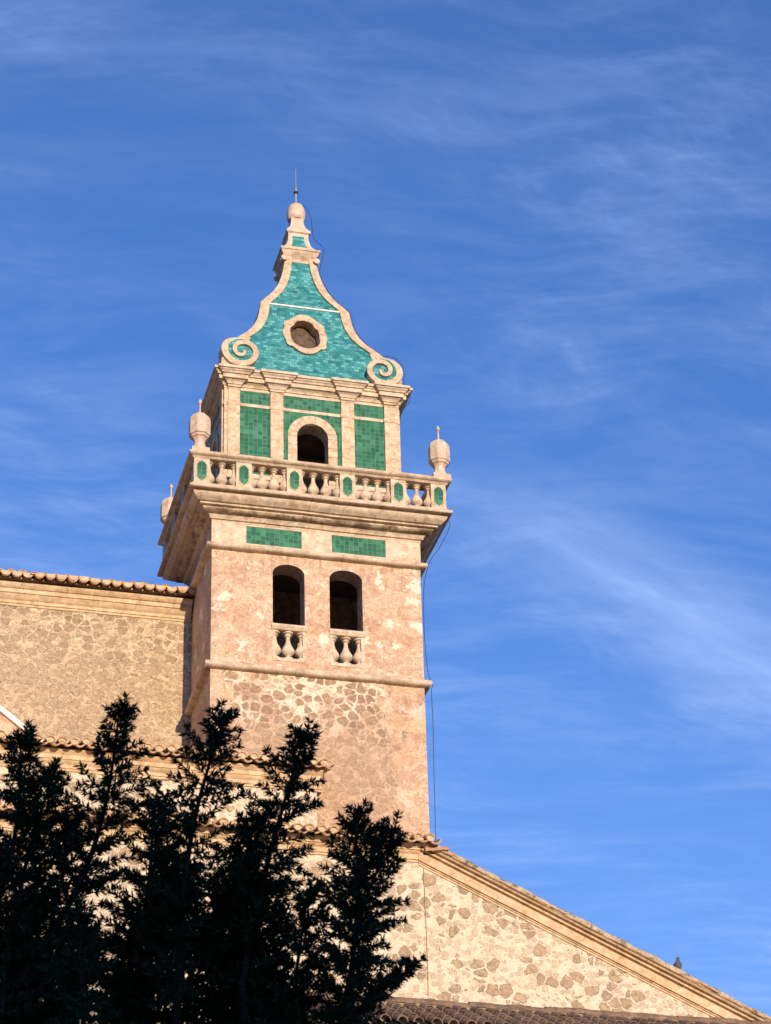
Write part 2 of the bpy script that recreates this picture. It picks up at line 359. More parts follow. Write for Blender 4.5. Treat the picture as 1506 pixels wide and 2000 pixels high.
SHAFT = mat_shaft()
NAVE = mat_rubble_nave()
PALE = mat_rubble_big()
LIME = mat_stone('weathered_limestone', (.66, .52, .385), (.20, .125, .07), .42, .4, 1.0, .5)
LIMEB = mat_stone('bright_limestone', (.72, .58, .44), (.34, .225, .14), .5, .35, 1.2, .5)
PITTED = mat_stone('pitted_limestone', (.70, .55, .40), (.45, .28, .15), .8, .5, 1.9, .8)
URN = mat_stone('pink_limestone', (.70, .53, .41), (.44, .30, .22), .3, .2, 1.5, .3)
CORN = mat_stone('ochre_cornice_stone', (.72, .53, .345), (.36, .22, .11), .42, .4, 1.2, .45)
GREEN = mat_tile('green_glazed_tile', .112, .112, 0.0, (.020, .105, .052), (.036, .165, .082), (.07, .25, .14), (.22, .33, .22), .13, .0055, .35)
TEAL = mat_tile('turquoise_glazed_tile', .13, .088, .5, (.020, .150, .158), (.055, .285, .29), (.17, .47, .47), (.05, .17, .16), .15, .0065, .9)
PLASTER = mat_plain('white_plaster', (.86, .80, .72), .9, .08, 5)
TERRA = mat_terracotta('terracotta', [(.44, .26, .15), (.54, .34, .21), (.62, .42, .27), (.40, .31, .19)], .35)
TERRA_OLD = mat_terracotta('old_terracotta', [(.17, .11, .075), (.23, .15, .10), (.29, .19, .13), (.15, .125, .08)], .6)
MORTAR = mat_stone('verge_mortar', (.58, .46, .33), (.13, .10, .055), 1.0, .4, 1.5, .7)
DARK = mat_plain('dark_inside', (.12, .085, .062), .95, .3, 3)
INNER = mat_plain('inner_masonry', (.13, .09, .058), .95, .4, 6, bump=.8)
METAL = mat_plain('grey_metal', (.42, .36, .36), .45, .15, 8, .5, .6)
BLACK = mat_plain('black_cable', (.035, .032, .04), .6, .1)
LEAF = mat_leaf()
BARK = mat_plain('bark', (.045, .032, .024), .9, .4, 12)
BIRD = mat_plain('pigeon_grey', (.10, .10, .125), .7, .3, 20)
BIRDD = mat_plain('pigeon_dark', (.035, .04, .055), .6, .2, 20)
GROUND = mat_plain('dry_ground', (.20, .17, .11), .95, .35, .4)
HILLM = mat_plain('blocker_hill_scrub', (.09, .095, .05), .95, .4, .15)
WALLH = mat_plain('plaster_wall', (.55, .45, .34), .9, .15, 2)

# ------------------------------------------------------------------ object helpers
WPOS = {}
def thing(name, loc, label, cat, group=None):
    o = bpy.data.objects.new(name, None); COL.objects.link(o); o.location = loc
    o.empty_display_size = .3
    WPOS[o] = Vector(loc); o['label'] = label; o['category'] = cat
    if group: o['group'] = group
    return o
def tag(o, label, cat, group=None):
    o['label'] = label; o['category'] = cat
    if group: o['group'] = group
def obj(name, bm, mat, parent=None, smooth=None, origin=None, label=None, fix=True):
    """one mesh object; bm is in world coordinates and is shifted to the object's own origin"""
    if fix: bmesh.ops.recalc_face_normals(bm, faces=bm.faces[:])
    org = Vector(origin) if origin is not None else (WPOS[parent] if parent else Vector((0, 0, 0)))
    bm.transform(Matrix.Translation(-org))
    me = bpy.data.meshes.new(name); bm.to_mesh(me); bm.free()
    for mm in (mat if isinstance(mat, (list, tuple)) else [mat]): me.materials.append(mm)
    if smooth is not None:
        for p in me.polygons: p.use_smooth = True
        me.set_sharp_from_angle(angle=R(smooth))
    o = bpy.data.objects.new(name, me); COL.objects.link(o)
    WPOS[o] = org
    if parent: o.parent = parent; o.location = org - WPOS[parent]
    else: o.location = org
    if label: o['label'] = label
    return o
def dup(o, pos, parent=None):
    """copy of a part (and its own parts) at a world position, same turn"""
    c = o.copy(); COL.objects.link(c); par = parent or o.parent
    c.parent = par; c.location = Vector(pos) - WPOS[par]; WPOS[c] = Vector(pos)
    for ch in list(o.children):
        d = ch.copy(); COL.objects.link(d); d.parent = c
    return c
BM = bmesh.new
def box(bm, x0, x1, y0, y1, z0, z1, bev=0.0, jit=0.0):
    v = [bm.verts.new((x, y, z)) for z in (z0, z1) for y in (y0, y1) for x in (x0, x1)]
    if jit:
        for q in v: q.co += Vector((rng.uniform(-jit, jit), rng.uniform(-jit, jit), rng.uniform(-jit, jit)))
    fs = [bm.faces.new([v[i] for i in q]) for q in ((0, 2, 3, 1), (4, 5, 7, 6), (0, 1, 5, 4), (2, 6, 7, 3), (0, 4, 6, 2), (1, 3, 7, 5))]
    if bev:
        es = list({e for f in fs for e in f.edges})
        bmesh.ops.bevel(bm, geom=es, offset=bev, segments=2, affect='EDGES', profile=.6)
def poly_prism(bm, outer, holes, y0, y1, uvl=None):
    """outline in x,z with holes, extruded from y0 (front) to y1"""
    loops = [outer]+holes
    flat = [p for l in loops for p in l]
    tris = geometry.tessellate_polygon([[Vector((a, b, 0)) for a, b in l] for l in loops])
    F = [bm.verts.new((a, y0, b)) for a, b in flat]; B = [bm.verts.new((a, y1, b)) for a, b in flat]
    for t in tris:
        for V in (F, B):
            try: bm.faces.new([V[i] for i in t])
            except ValueError: pass
    k = 0
    for l in loops:
        m_ = len(l)
        for i in range(m_):
            j = (i+1) % m_
            try: bm.faces.new((F[k+i], F[k+j], B[k+j], B[k+i]))
            except ValueError: pass
        k += m_
def prism_dir(bm, pts2, fn, t0, t1):
    """closed 2-D profile pts2 placed by fn(t, a, b), swept from t0 to t1 (or along a list)"""
    ts = t0 if isinstance(t0, list) else [t0, t1]
    rings = [[bm.verts.new(fn(t, a, b)) for a, b in pts2] for t in ts]
    n = len(pts2)
    for A, Bq in zip(rings, rings[1:]):
        for i in range(n):
            bm.faces.new((A[i], A[(i+1) % n], Bq[(i+1) % n], Bq[i]))
    bm.faces.new(rings[0][::-1]); bm.faces.new(rings[-1])
def subdiv_path(path, closed, step):
    out = []
    n = len(path)
    for i in range(n if closed else n-1):
        a, b = Vector(path[i]), Vector(path[(i+1) % n]); k = max(1, int((b-a).length/step))
        for j in range(k): out.append((a.lerp(b, j/k), j == 0))
    if not closed: out.append((Vector(path[-1]), True))
    return out
def sweep(bm, path, prof, closed=True, step=None, jit=0.0):
    """moulding: profile (overhang, z) carried round a counter-clockwise plan path with mitred corners"""
    P = [p for p, _ in subdiv_path(path, closed, step)] if step else [Vector(p) for p in path]
    n = len(P); rings = []
    for i, p in enumerate(P):
        a = P[i-1] if (closed or i > 0) else None; b = P[(i+1) % n] if (closed or i < n-1) else None
        ns = []
        if a is not None: d = (p-a).normalized(); ns.append(Vector((d.y, -d.x)))
        if b is not None: d = (b-p).normalized(); ns.append(Vector((d.y, -d.x)))
        off = ns[0] if len(ns) == 1 else (ns[0]+ns[1])/(1+ns[0].dot(ns[1]))
        js, jz = rng.gauss(0, jit), rng.gauss(0, jit)*.7
        rings.append([bm.verts.new((p.x+off.x*(o+js*(o > .01)), p.y+off.y*(o+js*(o > .01)), z+jz)) for o, z in prof])
    for i in range(n if closed else n-1):
        A, Bq = rings[i], rings[(i+1) % n]
        for k in range(len(prof)-1):
            bm.faces.new((A[k], Bq[k], Bq[k+1], A[k+1]))
    if not closed:
        bm.faces.new(rings[0]); bm.faces.new(rings[-1][::-1])
def lathe(bm, prof, cx, cy, cz, n=16, rot=0.0, sy=1.0):
    rings = []
    for r, z in prof:
        if r < 1e-4: rings.append([bm.verts.new((cx, cy, cz+z))])
        else: rings.append([bm.verts.new((cx+r*math.cos(rot+2*math.pi*i/n), cy+sy*r*math.sin(rot+2*math.pi*i/n), cz+z)) for i in range(n)])
    for A, Bq in zip(rings, rings[1:]):
        for i in range(n):
            j = (i+1) % n
            if len(A) == 1 and len(Bq) == 1: continue
            if len(A) == 1: bm.faces.new((A[0], Bq[j], Bq[i]))
            elif len(Bq) == 1: bm.faces.new((A[i], A[j], Bq[0]))
            else: bm.faces.new((A[i], A[j], Bq[j], Bq[i]))
    if len(rings[0]) > 1: bm.faces.new(rings[0][::-1])
    if len(rings[-1]) > 1: bm.faces.new(rings[-1])
def tube(bm, pts, rad, n=6):
    P = [Vector(p) for p in pts]; rings = []
    for i, p in enumerate(P):
        d = (P[min(i+1, len(P)-1)]-P[max(i-1, 0)]).normalized()
        a = d.cross(Vector((.37, .91, .17))).normalized(); b = d.cross(a)
        r = rad[i] if isinstance(rad, (list, tuple)) else rad
        rings.append([bm.verts.new(p+(a*math.cos(2*math.pi*k/n)+b*math.sin(2*math.pi*k/n))*r) for k in range(n)])
    for A, Bq in zip(rings, rings[1:]):
        for k in range(n): bm.faces.new((A[k], A[(k+1) % n], Bq[(k+1) % n], Bq[k]))
    bm.faces.new(rings[0][::-1]); bm.faces.new(rings[-1])
def smooth_path(pts, k=5):
    P = [Vector(p) for p in pts]; out = []
    for i in range(len(P)-1):
        p0, p1, p2, p3 = P[max(i-1, 0)], P[i], P[i+1], P[min(i+2, len(P)-1)]
        for j in range(k):
            t = j/k
            out.append(.5*((2*p1)+(p2-p0)*t+(2*p0-5*p1+4*p2-p3)*t*t+(3*p1-p0-3*p2+p3)*t**3))
    out.append(P[-1]); return out
def uv_xz(bm, swap=False):
    l = bm.loops.layers.uv.verify()
    for f in bm.faces:
        for q in f.loops:
            c = q.vert.co; q[l].uv = ((c.y if swap else c.x), c.z)
def rect_path(hx, y0, y1, cx=0.0):
    return [(cx-hx, y0), (cx+hx, y0), (cx+hx, y1), (cx-hx, y1)]
def arch(x0, x1, z0, zs, rise, n=14):
    c, h = (x0+x1)/2, (x1-x0)/2
    return [(x0, z0)]+[(c-h*math.cos(math.pi*i/n), zs+rise*math.sin(math.pi*i/n)) for i in range(n+1)]+[(x1, z0)]

# ------------------------------------------------------------------ ground and hill
GZ = -28.4
bm = BM()
n_ = 40
for i in range(n_+1):
    for j in range(n_+1):
        s = (i/n_*2-1); t = (j/n_*2-1)
        bm.verts.new((math.copysign(abs(s)**2.2, s)*3000, math.copysign(abs(t)**2.2, t)*3000, GZ))
bm.verts.ensure_lookup_table()
for i in range(n_):
    for j in range(n_):
        a = i*(n_+1)+j; bm.faces.new([bm.verts[k] for k in (a, a+n_+1, a+n_+2, a+1)])
o = obj('ground', bm, GROUND); o['kind'] = 'structure'
# unseen ridge added behind the photographer, shaped to keep the garden in shade
def blocker_hill_z(x, y):
    d = abs(y+150)/75
    b = max(0.0, 1-d*d)**1.3
    return GZ-.3+b*(39.4+.25*math.sin(x*.11)+.2*math.sin(x*.31+1))
bm = BM(); nx, ny = 120, 40
V = [[bm.verts.new((x, y, blocker_hill_z(x, y))) for y in [-240+170*j/ny for j in range(ny+1)]] for x in [-260+540*i/nx for i in range(nx+1)]]
for i in range(nx):
    for j in range(ny): bm.faces.new((V[i][j], V[i+1][j], V[i+1][j+1], V[i][j+1]))
o = obj('blocker_hill', bm, HILLM, smooth=60); o['kind'] = 'structure'

bm = BM(); nx, ny = 30, 60  # unseen west hillside, added to block sky light on the tower's left face
def west_z(x, y):
    d = (x+220)/150; b = max(0.0, 1-d*d)**1.2; e = max(0.0, 1-((y-20)/330)**2)
    return GZ-.4+b*e*(112+6*math.sin(y*.05)+3*math.sin(y*.13+2))
V = [[bm.verts.new((x, y, west_z(x, y))) for y in [-310+660*j/ny for j in range(ny+1)]] for x in [-370+300*i/nx for i in range(nx+1)]]
for i in range(nx):
    for j in range(ny): bm.faces.new((V[i][j], V[i+1][j], V[i+1][j+1], V[i][j+1]))
o = obj('blocker_hill', bm, HILLM, smooth=60); o['kind'] = 'structure'

# ------------------------------------------------------------------ bell tower
D = 3.128; H = 2.5
T = thing('bell_tower', (0, D/2, GZ), 'tall stone bell tower with green glazed tile panels, a balustrade and a turquoise tiled spire', 'tower')
W1 = (-1.06, -.304); W2 = (.29, 1.075)
bm = BM()
poly_prism(bm, [(-H, GZ), (H, GZ), (H, 3.72), (-H, 3.72)],
           [arch(W1[0], W1[1], .25, 2.53, .25), arch(W2[0], W2[1], .25, 2.53, .25)], 0, .5)
box(bm, -H, -H+.45, .501, D, GZ, 3.72)
def wall_mesh(outline, holes, y0, y1, M_):
    t = bmesh.new(); poly_prism(t, outline, holes, y0, y1); t.transform(M_)
    me_ = bpy.data.meshes.new('t'); t.to_mesh(me_); t.free(); bm.from_mesh(me_); bpy.data.meshes.remove(me_)
wl = (D-.502)/2
wall_mesh([(-wl, GZ), (wl, GZ), (wl, 3.72), (-wl, 3.72)], [arch(-.45, .45, .25, 2.5, .3)], 0, .449, Matrix.Translation((H, .501+wl, 0)) @ Matrix.Rotation(R(90), 4, 'Z'))  # unseen arches here and in the rear wall, added to let light inside
wall_mesh([(-H+.451, GZ), (H-.451, GZ), (H-.451, 3.72), (-H+.451, 3.72)], [arch(-1.06, -.3, .25, 1.9, .25), arch(.3, 1.06, .25, 1.9, .25)], D-.45, D, Matrix.Identity(4))
shaft = obj('shaft', bm, SHAFT, T)
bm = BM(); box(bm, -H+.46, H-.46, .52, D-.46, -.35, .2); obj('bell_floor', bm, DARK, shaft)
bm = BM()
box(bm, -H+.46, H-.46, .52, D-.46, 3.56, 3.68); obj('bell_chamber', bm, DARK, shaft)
def bead(z0, z1, o):
    h = (z1-z0)
    return [(-.03, z0), (o*.55, z0+.01), (o*.9, z0+h*.18), (o, z0+h*.42), (o*.97, z0+h*.66), (o*.82, z0+h*.88), (.02, z1+.015), (-.03, z1+.02)]
tower_path = rect_path(H, 0, D)
bm = BM(); sweep(bm, tower_path, bead(-.125, .055, .15), step=.28, jit=.008); obj('string_course', bm, LIME, T, 50)
bm = BM(); sweep(bm, tower_path, bead(3.0, 3.15, .15), step=.28, jit=.008); obj('string_course', bm, LIME, T, 50)
# frieze: blocks with two tile panels between
bm = BM()
FZ0, FZ1 = 3.16, 3.74
for x0, x1 in ((-2.515, -1.69), (-.367, .358), (1.663, 2.515)): box(bm, x0, x1, -.016, .02, FZ0, FZ1, .006)
for x0, x1 in ((-1.69, -.367), (.358, 1.663)):
    box(bm, x0, x1, -.014, .02, FZ0, 3.235, .004); box(bm, x0, x1, -.014, .02, 3.70, FZ1, .004)
obj('frieze', bm, LIMEB, T)
for x0, x1 in ((-1.686, -.371), (.362, 1.659)):
    bm = BM(); box(bm, x0, x1, -.009, .01, 3.24, 3.695); uv_xz(bm); obj('tile_panel', bm, GREEN, T)
# window balustrades
def baluster_mesh(h, rmax, n=14):
    s = rmax
    prof = [(s*.86, 0), (s*.86, h*.05), (s*.6, h*.055), (s*.48, h*.09), (s*.34, h*.125), (s*.40, h*.15), (s*.74, h*.20), (s*.95, h*.26), (s, h*.31), (s*.95, h*.37),
            (s*.74, h*.46), (s*.50, h*.56), (s*.36, h*.66), (s*.31, h*.76), (s*.34, h*.83), (s*.55, h*.855), (s*.55, h*.88), (s*.42, h*.9), (s*.5, h*.925), (s*.80, h*.945), (s*.80, h)]
    bm = BM(); lathe(bm, prof, 0, 0, 0, n); return bm
for wx in (W1, W2):
    x0, x1 = wx; c = (x0+x1)/2
    bm = BM()
    sweep(bm, [(x0-.03, -.0), (x1+.045, -.0)], [(-.3, 1.03), (.03, 1.03), (.05, 1.05), (.06, 1.075), (.075, 1.09), (.085, 1.12), (.085, 1.155), (.07, 1.165), (-.3, 1.17)], closed=False)
    box(bm, x0-.001, x1+.001, -.018, .26, .235, .315, .006)
    box(bm, x0-.02, x0+.06, -.012, .25, .315, 1.035, .005); box(bm, x1-.06, x1+.03, -.012, .25, .315, 1.035, .005)
    wb = obj('window_balustrade', bm, LIMEB, T)
    b = None
    for px in (c, c-.315, c+.315):
        if b is None: b = obj('baluster', baluster_mesh(.72, .158), LIMEB, wb, 40, origin=(0, 0, 0)); b.location = Vector((px, .12, .315))-WPOS[wb]; WPOS[b] = Vector((px, .12, .315))
        else: dup(b, (px, .12, .315))

# main cornice
bm = BM()
sweep(bm, tower_path, [(-.2, 3.735), (.02, 3.735), (.025, 3.785), (.07, 3.79), (.085, 3.84), (.115, 3.885), (.125, 3.90), (.205, 3.903), (.245, 3.92), (.275, 3.95), (.28, 3.98), (.265, 4.0),
                       (.36, 4.003), (.365, 4.05), (.425, 4.052), (.455, 4.08), (.50, 4.11), (.535, 4.15), (.55, 4.19), (.55, 4.215), (.47, 4.22), (.47, 4.262), (.645, 4.264),
                       (.66, 4.28), (.66, 4.33), (.64, 4.345), (-.6, 4.36)], step=.4, jit=.004)
obj('main_cornice', bm, LIME, T, 35)
bm = BM(); box(bm, -2.2, 2.2, .3, D-.3, 4.0, 4.36); obj('terrace_floor', bm, LIME, T)
# balustrade
E = .56
bm = BM()
bal_path = rect_path(H, 0, D)
sweep(bm, bal_path, [(.19, 5.085), (.57, 5.085), (.585, 5.11), (.60, 5.13), (.64, 5.145), (.67, 5.17), (.675, 5.20), (.665, 5.235), (.19, 5.245), (.19, 5.085)], step=.5, jit=.004)
sweep(bm, bal_path, [(.2, 4.347), (.585, 4.352), (.585, 4.41), (.57, 4.42), (.2, 4.42), (.2, 4.35)], step=.5, jit=.003)
balu = obj('balustrade', bm, LIME, T)
xs = [-2.86, -1.862, -.649, .631, 1.875, 2.86]
PW = .37
ys = [-.375, .92, D-.92, D+.375]
def pier(x, y, w=PW, nx_=True):
    bm = BM(); box(bm, x-w/2, x+w/2, y-PW/2+.0, y+PW/2, 4.41, 5.09, .008)
    return obj('pier', bm, LIMEB, balu)
def plaque(x, y, face):
    a, b, c = .112, .055, .262     # half width, notch, half height: long octagon with stepped ends
    pts = [(-a, -c*.62), (-a+.0, -c*.66), (-a+b*.6, -c*.70), (-a+b*.6, -c*.86), (-b*.55, -c*.9), (-b*.4, -c), (b*.4, -c), (b*.55, -c*.9), (a-b*.6, -c*.86), (a-b*.6, -c*.70), (a, -c*.66), (a, c*.66),
           (a-b*.6, c*.70), (a-b*.6, c*.86), (b*.55, c*.9), (b*.4, c), (-b*.4, c), (-b*.55, c*.9), (-a+b*.6, c*.86), (-a+b*.6, c*.70), (-a, c*.66)]
    pts = [(p*1.0, q) for p, q in pts]
    bm = BM(); poly_prism(bm, pts, [], -.0125, .02); uv_xz(bm)
    fr = bmesh.new(); poly_prism(fr, [(p*1.26, q*1.09) for p, q in pts], [], -.008, .015)
    Mx = Matrix.Translation((x, y, 4.75)) @ (Matrix.Identity(4) if face == 'f' else Matrix.Rotation(R(-90), 4, 'Z'))
    bm.transform(Mx); fr.transform(Mx)
    obj('tile_plaque', bm, GREEN, balu); obj('plaque_border', fr, PITTED, balu)
PF = -.56
for x in xs:
    pier(x, PF+PW/2); plaque(x, PF, 'f')
for y in ys[1:]:
    pier(-2.86-.015, y); plaque(-2.86-.015-PW/2, y, 's'); pier(2.86+.015, y)
plaque(-2.86-PW/2, ys[0], 's')
for x in xs[1:-1]: pier(x, D+.375)
b0 = None
def put_bal(x, y):
    global b0
    p = (x, y, 4.418)
    if b0 is None:
        b0 = obj('baluster', baluster_mesh(.672, .142), LIMEB, balu, 40, origin=(0, 0, 0)); b0.location = Vector(p)-WPOS[balu]; WPOS[b0] = Vector(p)
    else: dup(b0, p)
def bay(a, b, n, fn):
    a += PW/2; b -= PW/2; s = (b-a)/(n+1)
    for k in range(n+2): fn(a+s*k + (.012 if k == 0 else -.012 if k == n+1 else 0))
for (a, b), n in zip(zip(xs, xs[1:]), (1, 2, 2, 2, 1)): bay(a, b, n, lambda x: put_bal(x, PF+PW/2))
for (a, b), n in zip(zip(ys, ys[1:]), (2, 2, 2)):
    for X in (-2.875, 2.875): bay(a, b, n, lambda y: put_bal(X, y))
for (a, b), n in zip(zip(xs, xs[1:]), (1, 2, 2, 2, 1)): bay(a, b, n, lambda x: put_bal(x, D+.375))
# urns on the four corner piers
def urn_bm():
    bm = BM()
    rot = R(22.5)
    box(bm, -.215, .215, -.215, .215, 0, .12, .01)
    k = 1/math.cos(R(22.5))
    pr = [(.195, .12), (.195, .155), (.165, .18), (.135, .23), (.118, .29), (.112, .34), (.125, .39), (.16, .445), (.20, .475), (.205, .50), (.207, .52), (.235, .535), (.235, .56),
          (.238, .80), (.236, 1.0), (.222, 1.07), (.195, 1.13), (.15, 1.19), (.09, 1.235), (.06, 1.25)]
    lathe(bm, [(r*k*1.02, z if z < .56 else .56+(z-.56)*.87) for r, z in pr], 0, 0, 0, 8, rot)
    return bm
def finial_bm():
    bm = BM()
    lathe(bm, [(.055, 1.15), (.055, 1.17), (.034, 1.20), (.022, 1.24), (.019, 1.44), (.022, 1.455), (.040, 1.47), (.046, 1.495), (.042, 1.525), (.02, 1.55), (.01, 1.585), (0, 1.61)], 0, 0, 0, 10)
    return bm
u0 = None
for X, Y in ((-2.90, -.41), (2.95, -.43), (-2.90, D+.41), (2.92, D+.41)):
    p = (X, Y, 5.243)
    if u0 is None:
        u0 = obj('urn', urn_bm(), URN, T, origin=(0, 0, 0)); u0.location = Vector(p)-WPOS[T]
        WPOS[u0] = Vector((0, 0, 0)); f = obj('urn_finial', finial_bm(), PITTED, u0, 40); WPOS[u0] = Vector(p)
    else: dup(u0, p, T)

# belfry
BY = .35; BX = 2.15; BYB = D-BY
bm = BM()
AR = arch(-.40, .40, 4.5, 6.575, .375, 18)
poly_prism(bm, [(-BX, 4.36), (BX, 4.36), (BX, 8.2), (-BX, 8.2)], [AR], BY, BY+.4)
wl = (BYB-BY-.402)/2
wall_mesh([(-wl, 4.36), (wl, 4.36), (wl, 8.2), (-wl, 8.2)], [arch(-.32, .32, 4.5, 6.6, .31)], 0, .349, Matrix.Translation((BX, BY+.401+wl, 0)) @ Matrix.Rotation(R(90), 4, 'Z'))
wall_mesh([(-BX+.351, 4.36), (BX-.351, 4.36), (BX-.351, 8.2), (-BX+.351, 8.2)], [arch(-.4, .4, 4.5, 6.0, .375)], BYB-.35, BYB, Matrix.Identity(4))
tmp = bmesh.new(); poly_prism(tmp, [(-(BYB-BY-.402)/2, 4.36), ((BYB-BY-.402)/2, 4.36), ((BYB-BY-.402)/2, 8.2), (-(BYB-BY-.402)/2, 8.2)], [arch(-.32, .32, 4.5, 6.6, .31, 14)], -.175, .175)
tmp.transform(Matrix.Translation((-BX+.175, (BY+.401+BYB)/2, 0)) @ Matrix.Rotation(R(-90), 4, 'Z'))
me_ = bpy.data.meshes.new('t'); tmp.to_mesh(me_); tmp.free(); bm.from_mesh(me_); bpy.data.meshes.remove(me_)
belfry = obj('belfry', bm, PITTED, T)
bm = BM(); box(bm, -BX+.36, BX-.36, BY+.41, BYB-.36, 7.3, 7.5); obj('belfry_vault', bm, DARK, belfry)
# corner pilasters (stepped) and inner pilasters
def pil(x0, x1, y0, side=False):
    bm = BM(); box(bm, x0, x1, y0, BY+.05, 4.36, 7.74, .008)
    box(bm, x0-.015, x1+.015, y0-.015, BY+.05, 7.245, 7.345, .008); box(bm, x0-.012, x1+.012, y0-.012, BY+.05, 7.70, 7.735, .006)
    box(bm, x0-.02, x1+.02, y0-.02, BY+.05, 5.12, 5.24, .01)
    return obj('pilaster', bm, PITTED, belfry)
pil(-2.09, -1.80, BY-.075); pil(-1.045, -.725, BY-.06); pil(.72, 1.045, BY-.06); pil(1.80, 2.09, BY-.075)
for sx in (-1, 1):
    for yb in (0, 1):
        y0, y1 = (BY-.035, BY+.38) if yb == 0 else (BYB-.38, BYB+.035)
        bm = BM(); xa, xb = sorted((sx*(BX+.035), sx*(BX-.2)))
        box(bm, xa, xb, y0, y1, 4.36, 7.74, .01)
        xa, xb = sorted((sx*(BX+.05), sx*(BX-.2))); box(bm, xa, xb, y0-.012 if yb == 0 else y0, y1 if yb == 0 else y1+.012, 7.245, 7.345, .008)
        box(bm, xa, xb, y0-.012 if yb == 0 else y0, y1 if yb == 0 else y1+.012, 5.12, 5.24, .01)
        xa, xb = sorted((sx*(BX+.075), sx*(BX+.0)))
        ya, yc = (BY+.06, BY+.33) if yb == 0 else (BYB-.33, BYB-.06)
        box(bm, xa, xb, ya, yc, 4.36, 7.74, .008)
        obj('corner_pilaster', bm, PITTED, belfry)
# horizontal bands
def band(*q):
    bm = BM(); box(bm, *q); obj('band', bm, LIMEB, belfry)
for x0, x1 in ((-1.799, -1.046), (-.724, .719), (1.046, 1.799)):
    band(x0, x1, BY-.03, BY+.02, 7.26, 7.345, .006); band(x0, x1, BY-.03, BY+.02, 7.705, 7.74, .005)
    if x0 < -1 or x1 > 1: band(x0, x1, BY-.03, BY+.02, 5.24, 5.36, .006)
for z0, z1 in ((7.26, 7.345), (7.705, 7.74), (5.24, 5.36)): band(-BX-.03, -BX+.02, BY+.381, BYB-.381, z0, z1, .005)
for x0, x1 in ((-.724, -.615), (.615, .719)): band(x0, x1, BY-.03, BY+.02, 5.24, 5.36, .006)
# tile panels
def panel(outer, holes=[]):
    bm = BM(); poly_prism(bm, outer, holes, BY-.014, BY+.01); uv_xz(bm); return obj('tile_panel', bm, GREEN, belfry)
rc = lambda a, b, c, d: [(a, c), (b, c), (b, d), (a, d)]
for x0, x1 in ((-1.797, -1.048), (-.722, .717), (1.048, 1.797)):
    panel(rc(x0, x1, 7.347, 7.703))
    if x0 > -1 and x1 < 1:
        a = arch(-.605, .605, 5.362, 6.575, .605, 20)
        panel([(x0, 5.362)]+a+[(x1, 5.362), (x1, 7.258), (x0, 7.258)])
    else: panel(rc(x0, x1, 5.362, 7.258))
bm = BM(); box(bm, -BX-.014, -BX+.01, BY+.385, BYB-.385, 7.347, 7.703)
tmp = None
uv_xz(bm, True); obj('tile_panel', bm, GREEN, belfry)
bm = BM(); hw = (BYB-BY)/2-.385
poly_prism(bm, [(-hw, 5.362)]+arch(-.5, .5, 5.362, 6.6, .5, 16)+[(hw, 5.362), (hw, 7.258), (-hw, 7.258)], [], -.014, .01); uv_xz(bm)
bm.transform(Matrix.Translation((-BX, D/2, 0)) @ Matrix.Rotation(R(-90), 4, 'Z')); obj('tile_panel', bm, GREEN, belfry)
# arch surrounds: voussoirs with joints
def surround(ro, ri, zs, z0, n, y0, y1):
    bm = BM()
    def seg(a0, a1):
        k = 4; pts = [(-ro*math.cos(a0+(a1-a0)*i/k), zs+ro*math.sin(a0+(a1-a0)*i/k)) for i in range(k+1)]
        pts += [(-ri*math.cos(a1+(a0-a1)*i/k), zs+ri*math.sin(a1+(a0-a1)*i/k)) for i in range(k+1)]
        poly_prism(bm, pts, [], y0+rng.uniform(-.004, .004), y1)
    for i in range(n): seg(math.pi*(i+.02)/n, math.pi*(i+.98)/n)
    z = z0
    while z < zs-.05:
        z2 = min(z+.26, zs-.002)
        for s in (-1, 1):
            xa, xb = sorted((s*ri, s*ro)); box(bm, xa, xb, y0+rng.uniform(-.004, .004), y1, z+.003, z2-.003, .006)
        z = z2
    return bm
obj('arch_surround', surround(.612, .385, 6.575, 4.5, 11, BY-.045, BY+.3), PITTED, belfry)
bm = surround(.5, .31, 6.6, 4.5, 9, -.045, .2); bm.transform(Matrix.Translation((-BX, D/2, 0)) @ Matrix.Rotation(R(-90), 4, 'Z')); obj('arch_surround', bm, PITTED, belfry)
# entablature breaking forward over the pilasters
jg = .085
path = [(-BX-.04, BY-.04), (-2.105, BY-.04), (-2.105, BY-.04-jg), (-1.785, BY-.04-jg), (-1.785, BY-.02), (-1.06, BY-.02), (-1.06, BY-.02-jg), (-.71, BY-.02-jg), (-.71, BY-.02), (.705, BY-.02), (.705, BY-.02-jg), (1.06, BY-.02-jg),
        (1.06, BY-.02), (1.785, BY-.02), (1.785, BY-.04-jg), (2.105, BY-.04-jg), (2.105, BY-.04), (BX+.04, BY-.04), (BX+.04, BYB+.04), (-BX-.04, BYB+.04)]
bm = BM()
sweep(bm, path, [(-.1, 7.742), (.0, 7.742), (.0, 7.795), (.03, 7.797), (.035, 7.825), (.06, 7.86), (.095, 7.885), (.10, 7.895), (.15, 7.897), (.152, 8.0), (.14, 8.01), (.185, 8.013), (.20, 8.05), (.235, 8.075), (.25, 8.10), (.285, 8.103), (.285, 8.17), (.265, 8.185), (-.15, 8.25), (-.15, 8.2)])
obj('entablature', bm, LIMEB, T)

